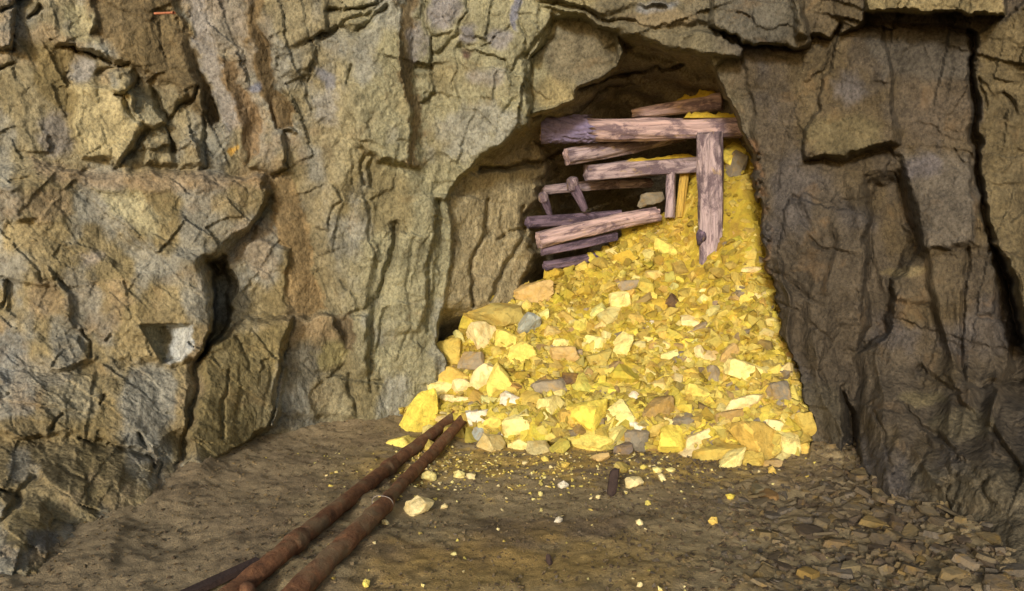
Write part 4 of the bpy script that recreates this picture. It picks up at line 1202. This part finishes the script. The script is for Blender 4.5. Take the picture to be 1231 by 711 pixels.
# ------------------------------------------------------------------ pipes
def tube(name, pts, radii, ns=20, seed=0, bumpy=0.11):
    pts = [np.array(p) for p in pts]
    V = []; n = len(pts)
    for k in range(n):
        d = pts[min(k + 1, n - 1)] - pts[max(k - 1, 0)]; d = d / np.linalg.norm(d)
        s_ = np.cross(d, [0, 0, 1]); s_ /= np.linalg.norm(s_); u = np.cross(s_, d)
        for t in range(ns):
            a = 2 * math.pi * t / ns
            r = radii[k] * (1 + bumpy * 2 * float(vn(np.array([k * 0.9 + seed]), np.array([t * 0.55]), seed)[0]))
            V.append(pts[k] + r * (math.cos(a) * s_ + math.sin(a) * u))
    i = np.arange(n * ns).reshape(n, ns); j = np.roll(i, -1, 1)
    F = np.stack([i[:-1], j[:-1], j[1:], i[1:]], -1).reshape(-1, 4)
    me = mesh_np(name, np.array(V), F)
    return me


def path(ctrl, n):
    c = [np.array(v) for v in ctrl]
    L = np.cumsum([0] + [np.linalg.norm(b - a) for a, b in zip(c[:-1], c[1:])])
    t = np.linspace(0, L[-1], n)
    return np.stack([np.interp(t, L, [p[k] for p in c]) for k in range(3)], -1)


def gp(px, py, lift):
    v = on_z(px, py, 0.1)
    for _ in range(8):
        v = on_z(px, py, float(ground_z(v.x, v.y)) + lift)
    return v


def gl(px, py, lift):
    """a spot on the finished floor surface"""
    v = on_z(px, py, 0.1)
    for _ in range(8):
        v = on_z(px, py, gtop(v.x, v.y) + lift)
    return v


PR = 0.044
A_ctrl = [gp(566, 486, 0.16), gp(548, 500, 0.12), gp(474, 557, 0.055), gp(406, 611, 0.055), gp(332, 671, 0.055), gp(288, 706, 0.055), gp(225, 758, 0.055)]
B_far = [gp(572, 488, 0.16), gp(556, 505, 0.12), gp(519, 546, 0.05), gp(488, 577, 0.05), gp(458, 609, 0.05)]
B_near = [gp(468, 602, 0.06), gp(420, 648, 0.06), gp(362, 706, 0.06), gp(318, 752, 0.06)]
GP = 'rusted pipes on the floor'


def smooth_path(ctrl, n):
    p = path(ctrl, n)
    for _ in range(6): p[1:-1] = (p[:-2] + 2 * p[1:-1] + p[2:]) / 4
    return p


root = obj('rusty_pipe', None, label='left rusted pipe running from the corner to the heap', cat='pipe', group=GP, loc=(0, 0, 0))
pA = smooth_path(A_ctrl, 70)
obj('pipe_wall', tube('pipe_wall', pA, [PR] * 70, seed=1), M_RUST, root)
for k in (26, 52):
    q = pA[k:k + 4]
    obj('coupling', tube('coupling', path([q[0], q[-1]], 8), [PR * 1.02, PR * 1.16, PR * 1.2, PR * 1.2, PR * 1.2, PR * 1.2, PR * 1.16, PR * 1.02], seed=4), M_RUST, root)
# branch stub near the bottom edge
d = pA[62]
st = [d + np.array([0.02, -0.02, 0.0]), d + np.array([0.07, -0.10, 0.015])]
obj('branch_stub', tube('branch_stub', path(st, 6), [0.03, 0.03, 0.034, 0.034, 0.03, 0.002], seed=6), M_RUST, root)
root = obj('rusty_pipe', None, label='right rusted pipe of two sections, ringed by a pale wire', cat='pipe', group=GP, loc=(0, 0, 0))
pB = smooth_path(B_far, 46); pC = smooth_path(B_near, 40)
obj('pipe_wall', tube('pipe_wall', pB, [PR * 0.92] * 46, seed=2), M_RUST, root, label='thinner far section')
obj('pipe_wall', tube('pipe_wall', pC, [PR * 0.55, PR * 0.98] + [PR * 1.12] * 38, seed=3), M_RUST, root, label='thicker near section')
ring = []
ctr = pC[2]; dd = pC[4] - pC[0]; dd /= np.linalg.norm(dd); s_ = np.cross(dd, [0, 0, 1]); s_ /= np.linalg.norm(s_); u_ = np.cross(s_, dd)
for k in range(33):
    a = 2 * math.pi * k / 32 * 0.97
    ring.append(ctr + (PR * 1.35 + 0.004 * math.sin(3 * a)) * (math.cos(a) * s_ + math.sin(a) * u_) + dd * 0.02 * math.sin(a) + s_ * 0.012)
wl = obj('wire_loop', tube('wire_loop', ring, [0.0024] * len(ring), 7, 0, 0), M_WIRE, label='pale twisted wire looped round the right pipe', cat='wire')
# dark flat bar under the left pipe
a_, b_ = gp(238, 712, 0.02), gp(312, 678, 0.02)
dv_ = (b_ - a_).normalized(); sd_ = Vector((-dv_.y, dv_.x, 0)) * 0.03
bm = bmesh.new()
vs = [bm.verts.new(p + q * sd_ + Vector((0, 0, h))) for p in (a_ - dv_ * 0.1, b_) for q in (-1, 1) for h in (0.0, 0.028)]
bmesh.ops.convex_hull(bm, input=vs)
bmesh.ops.bevel(bm, geom=bm.edges[:], offset=0.004, segments=2, affect='EDGES')
me = bpy.data.meshes.new('flat_bar'); bm.to_mesh(me); bm.free()
obj('flat_bar', me, M_DARK, label='dark flat bar slipping under the left pipe', cat='bar')

# ------------------------------------------------------------------ loose stones on the floor
LOOSE = [
    (502, 609, 40, 21, 5, 'cream', 'largest loose cream stone on the floor beside the right pipe'),
    (762, 581, 24, 14, 8, 'cream', 'loose pale stone on the floor right of the dark shard'),
    (748, 563, 22, 11, -25, 'olive', 'olive sliver leaning on the dark shard'),
    (722, 550, 24, 9, 12, 'tan', 'flat tan sliver left of the dark shard'),
    (677, 583, 14, 10, 0, 'white', 'whitish pebble left of the dark shard'),
    (671, 625, 11, 9, 0, 'white', 'white pebble alone in the middle of the floor'),
    (769, 628, 9, 8, 0, 'cream', 'cream pebble on the floor right of the lone white one'),
    (857, 626, 12, 10, 20, 'orange', 'orange pebble on the right of the floor'),
    (879, 598, 12, 8, 0, 'bright', 'yellow pebble on the floor under the heap right foot'),
    (440, 702, 10, 12, 0, 'yellow', 'yellow pebble at the bottom edge right of the pipes'),
    (769, 703, 8, 7, 0, 'cream', 'pale pebble at the bottom edge'),
    (515, 573, 20, 13, 5, 'pale', 'pale yellow stone lying close to the right pipe'),
    (552, 571, 15, 11, 0, 'pale', 'pale stone of the small cluster below the heap'),
    (566, 573, 12, 8, 0, 'cream', 'cream stone of the small cluster below the heap'),
    (463, 628, 10, 7, 0, 'cream', 'cream pebble against the near pipe section'),
    (534, 609, 10, 7, 0, 'cream', 'cream pebble right of the largest loose stone'),
    (650, 594, 6, 6, 0, 'pale', 'tiny pale pebble above the lone white one'),
    (719, 598, 6, 6, 0, 'cream', 'tiny cream pebble below the dark shard'),
    (779, 605, 8, 7, 0, 'yellow', 'small yellow pebble below the loose pale stone'),
    (796, 574, 11, 9, 0, 'cream', 'cream pebble right of the loose pale stone'),
    (806, 566, 14, 8, 0, 'pale', 'pale flat pebble under the upright yellow block'),
    (790, 565, 12, 8, 0, 'pale', 'pale pebble between dark shard and upright yellow block'),
    (774, 562, 10, 7, 0, 'yellow', 'yellow pebble just right of the dark shard top'),
    (655, 552, 10, 7, 0, 'yellow', 'yellow pebble just below the heap middle'),
    (680, 559, 11, 8, 0, 'ochre', 'ochre pebble left of the flat tan sliver'),
    (632, 557, 9, 6, 0, 'cream', 'cream pebble below the pale wedge'),
    (928, 566, 9, 12, 0, 'orange', 'orange pebble below the pale upright block')]
for i, (px, py, w, h, tl, ck, lb) in enumerate(LOOSE):
    P = gl(px, py, 0.3 * h * 0.005)
    V, F = rock_shape(3000 + i * 13, ICO3 if w > 15 else ICO1, 9, 0.03, 0.4)
    o = place_rock('loose_stone', V, F, P, w, h * 1.05, tl, 0.9, label=lb, cat='stone', group='loose stones on the floor')
    ocol(o, ck)
for (px, py, w, h, tl, lb) in ((737, 570, 13, 40, -6, 'dark upright shard of slate stuck in the floor'), (660, 668, 8, 16, 10, 'small dark chip at the bottom middle')):
    V, F = rock_shape(4000 + px, ICO3, 8, 0.03, 0.2)
    place_rock('slate_shard', V, F, gl(px, py + h * 0.3, h * 0.0018), w, h, tl, 0.4, mat=M_DARK, label=lb, cat='shard')
# yellow crumbs and brown gravel: nobody could count them
pts, sizes, cls = [], [], []
for k in range(750):
    px = random.gauss(560 if k % 2 else 740, 90); py = 545 + abs(random.gauss(0, 26))
    if k % 9 == 0: px = random.uniform(330, 1000); py = random.uniform(540, 711)
    if k % 7 == 0: px = random.gauss(520, 24); py = random.uniform(535, 590)
    if not (300 < px < 1000) or py > 720: continue
    v = gl(px, py, 0.0)
    pts.append(tuple(v)); sizes.append(random.uniform(0.006, 0.026)); cls.append(lin(PAL[random.choice(['cream', 'pale', 'yellow', 'ochre', 'olive'])], 0.9))
obj('ore_crumbs', scatter_mesh('ore_crumbs', pts, sizes, cls, SMALL, 9), M_ORE_MIX, kind='stuff', label='yellow crumbs trodden into the floor below the heap', cat='crumbs')
pts, sizes, cls = [], [], []
BRN = [(108, 94, 70), (92, 79, 60), (116, 101, 75), (102, 91, 75), (88, 74, 57), (112, 95, 64)]
for k in range(9500):
    if k < 3600: x = 3.0 - 2.6 * random.random() ** 1.7; y = random.uniform(2.9, 5.6)
    else: x = random.uniform(-3.0, 1.4); y = random.uniform(2.9, 6.0)
    s_ = random.uniform(0.008, 0.034) * float(np.interp(x, [0.4, 1.6], [0.6, 1.25]))
    pts.append((x, y, gtop(x, y) + 0.003)); sizes.append(s_); cls.append(lin(random.choice(BRN), random.uniform(1.0, 1.6)))
obj('gravel', scatter_mesh('gravel', pts, sizes, cls, SMALL, 19, (0.25, 0.5)), M_ORE_MIX if False else M_GROUND, kind='stuff', label='brown gravel and slate crumbs strewn over the floor', cat='gravel')

# slate chips in the scree at the right
CHIP_ME = []
for k in range(14):
    r = np.random.default_rng(700 + k)
    n = 7 + k % 4
    a = np.sort(r.uniform(0, 2 * math.pi, n)); rad = r.uniform(0.26, 0.6, n)
    top = np.stack([rad * np.cos(a) * 0.88, rad * np.sin(a) * 0.88, np.full(n, 0.5) + r.uniform(-.15, .15, n)], -1)
    bot = np.stack([rad * np.cos(a), rad * np.sin(a), np.full(n, -0.5)], -1)
    bm = bmesh.new(); bmesh.ops.convex_hull(bm, input=[bm.verts.new(p) for p in np.vstack([top, bot])])
    me = bpy.data.meshes.new('slate_chip'); bm.to_mesh(me); bm.free(); me.materials.append(M_CHIP); CHIP_ME.append(me)
BIG_CHIPS = [(1052, 631, 52, 20, (132, 112, 70), 'largest tan slate flake in the scree below the right wall'), (1088, 662, 34, 18, (116, 98, 74), 'brown slate flake below the largest tan one'),
             (1020, 682, 34, 12, (120, 108, 80), 'grey olive slate flake near the bottom edge'), (1145, 690, 52, 12, (128, 112, 80), 'long thin slate flake near the bottom right'),
             (1162, 676, 22, 20, (132, 118, 96), 'pale slate flake leaning by the dark hole'), (908, 588, 16, 18, (122, 112, 84), 'olive slate flake below the heap right foot'),
             (922, 596, 26, 18, (130, 102, 64), 'reddish slate flake below the heap right foot'), (1010, 655, 40, 9, (118, 100, 72), 'thin slate flake left of the largest tan one'),
             (972, 690, 26, 14, (136, 112, 62), 'ochre slate flake at the bottom edge')]
tk = []
for i, (px, py, w, h, rgb, lb) in enumerate(BIG_CHIPS):
    v = gl(px, py, 0.016); s_ = v.y / FPX
    o = obj('slate_flake', CHIP_ME[i % 14], None, label=lb, cat='slate flake', group='large slate flakes in the scree'); o.location = v
    o.scale = (w * s_, h * s_ * 2.0, 0.035); o.rotation_euler = (random.uniform(-0.05, 0.2), random.uniform(-0.1, 0.15), random.uniform(-0.3, 0.3)); o.color = (*lin(rgb), 1)
    tk.append((px, py, w * 0.5))
n = 0
while n < 290:
    px = random.uniform(840, 1235); py = random.uniform(555, 716)
    if py < 548 + (px - 990) * 0.36 or py < 562 or (px < 985 and py < 580): continue
    if random.random() > max(0.0, min(1.0, (px - 840) / 190)) ** 1.6: continue
    if random.random() < (py - 600) / 220: continue
    w = random.uniform(12, 24) if random.random() < 0.55 else random.uniform(24, 50)
    if any((px - a) ** 2 + (py - b) ** 2 < (0.36 * c + 0.14 * w) ** 2 for a, b, c in tk): continue
    tk.append((px, py, w * 0.4)); n += 1
    v = gl(px, py, -0.006 + 0.020 * random.random() ** 2); s_ = v.y / FPX
    o = obj('slate_chip', random.choice(CHIP_ME), None, label='small flat brown slate chip in the scree below the right wall', cat='slate chip', group='small slate chips in the scree')
    o.location = v; o.scale = (w * s_, w * s_ * random.uniform(0.6, 1.0), random.uniform(0.012, 0.036))
    o.rotation_euler = (random.uniform(-0.15, 0.5), random.uniform(-0.3, 0.3), random.uniform(0, 6.28)); o.color = (*(lin(random.choice(BRN), random.uniform(0.8, 1.25)) * np.array([0.95, 1.0, 1.08])), 1)
# rust coloured nail in the upper left panel
a_, b_ = at(186, 16.5, 5.15), at(209, 15.5, 5.05)
obj('iron_pin', tube('iron_pin', path([np.array(a_), np.array(b_)], 6), [0.008] * 5 + [0.011], 8, 3, 0.05), plain_material('orange_rust', lin((170, 110, 80))), label='short rusty pin stuck in the brown upper left panel', cat='pin')
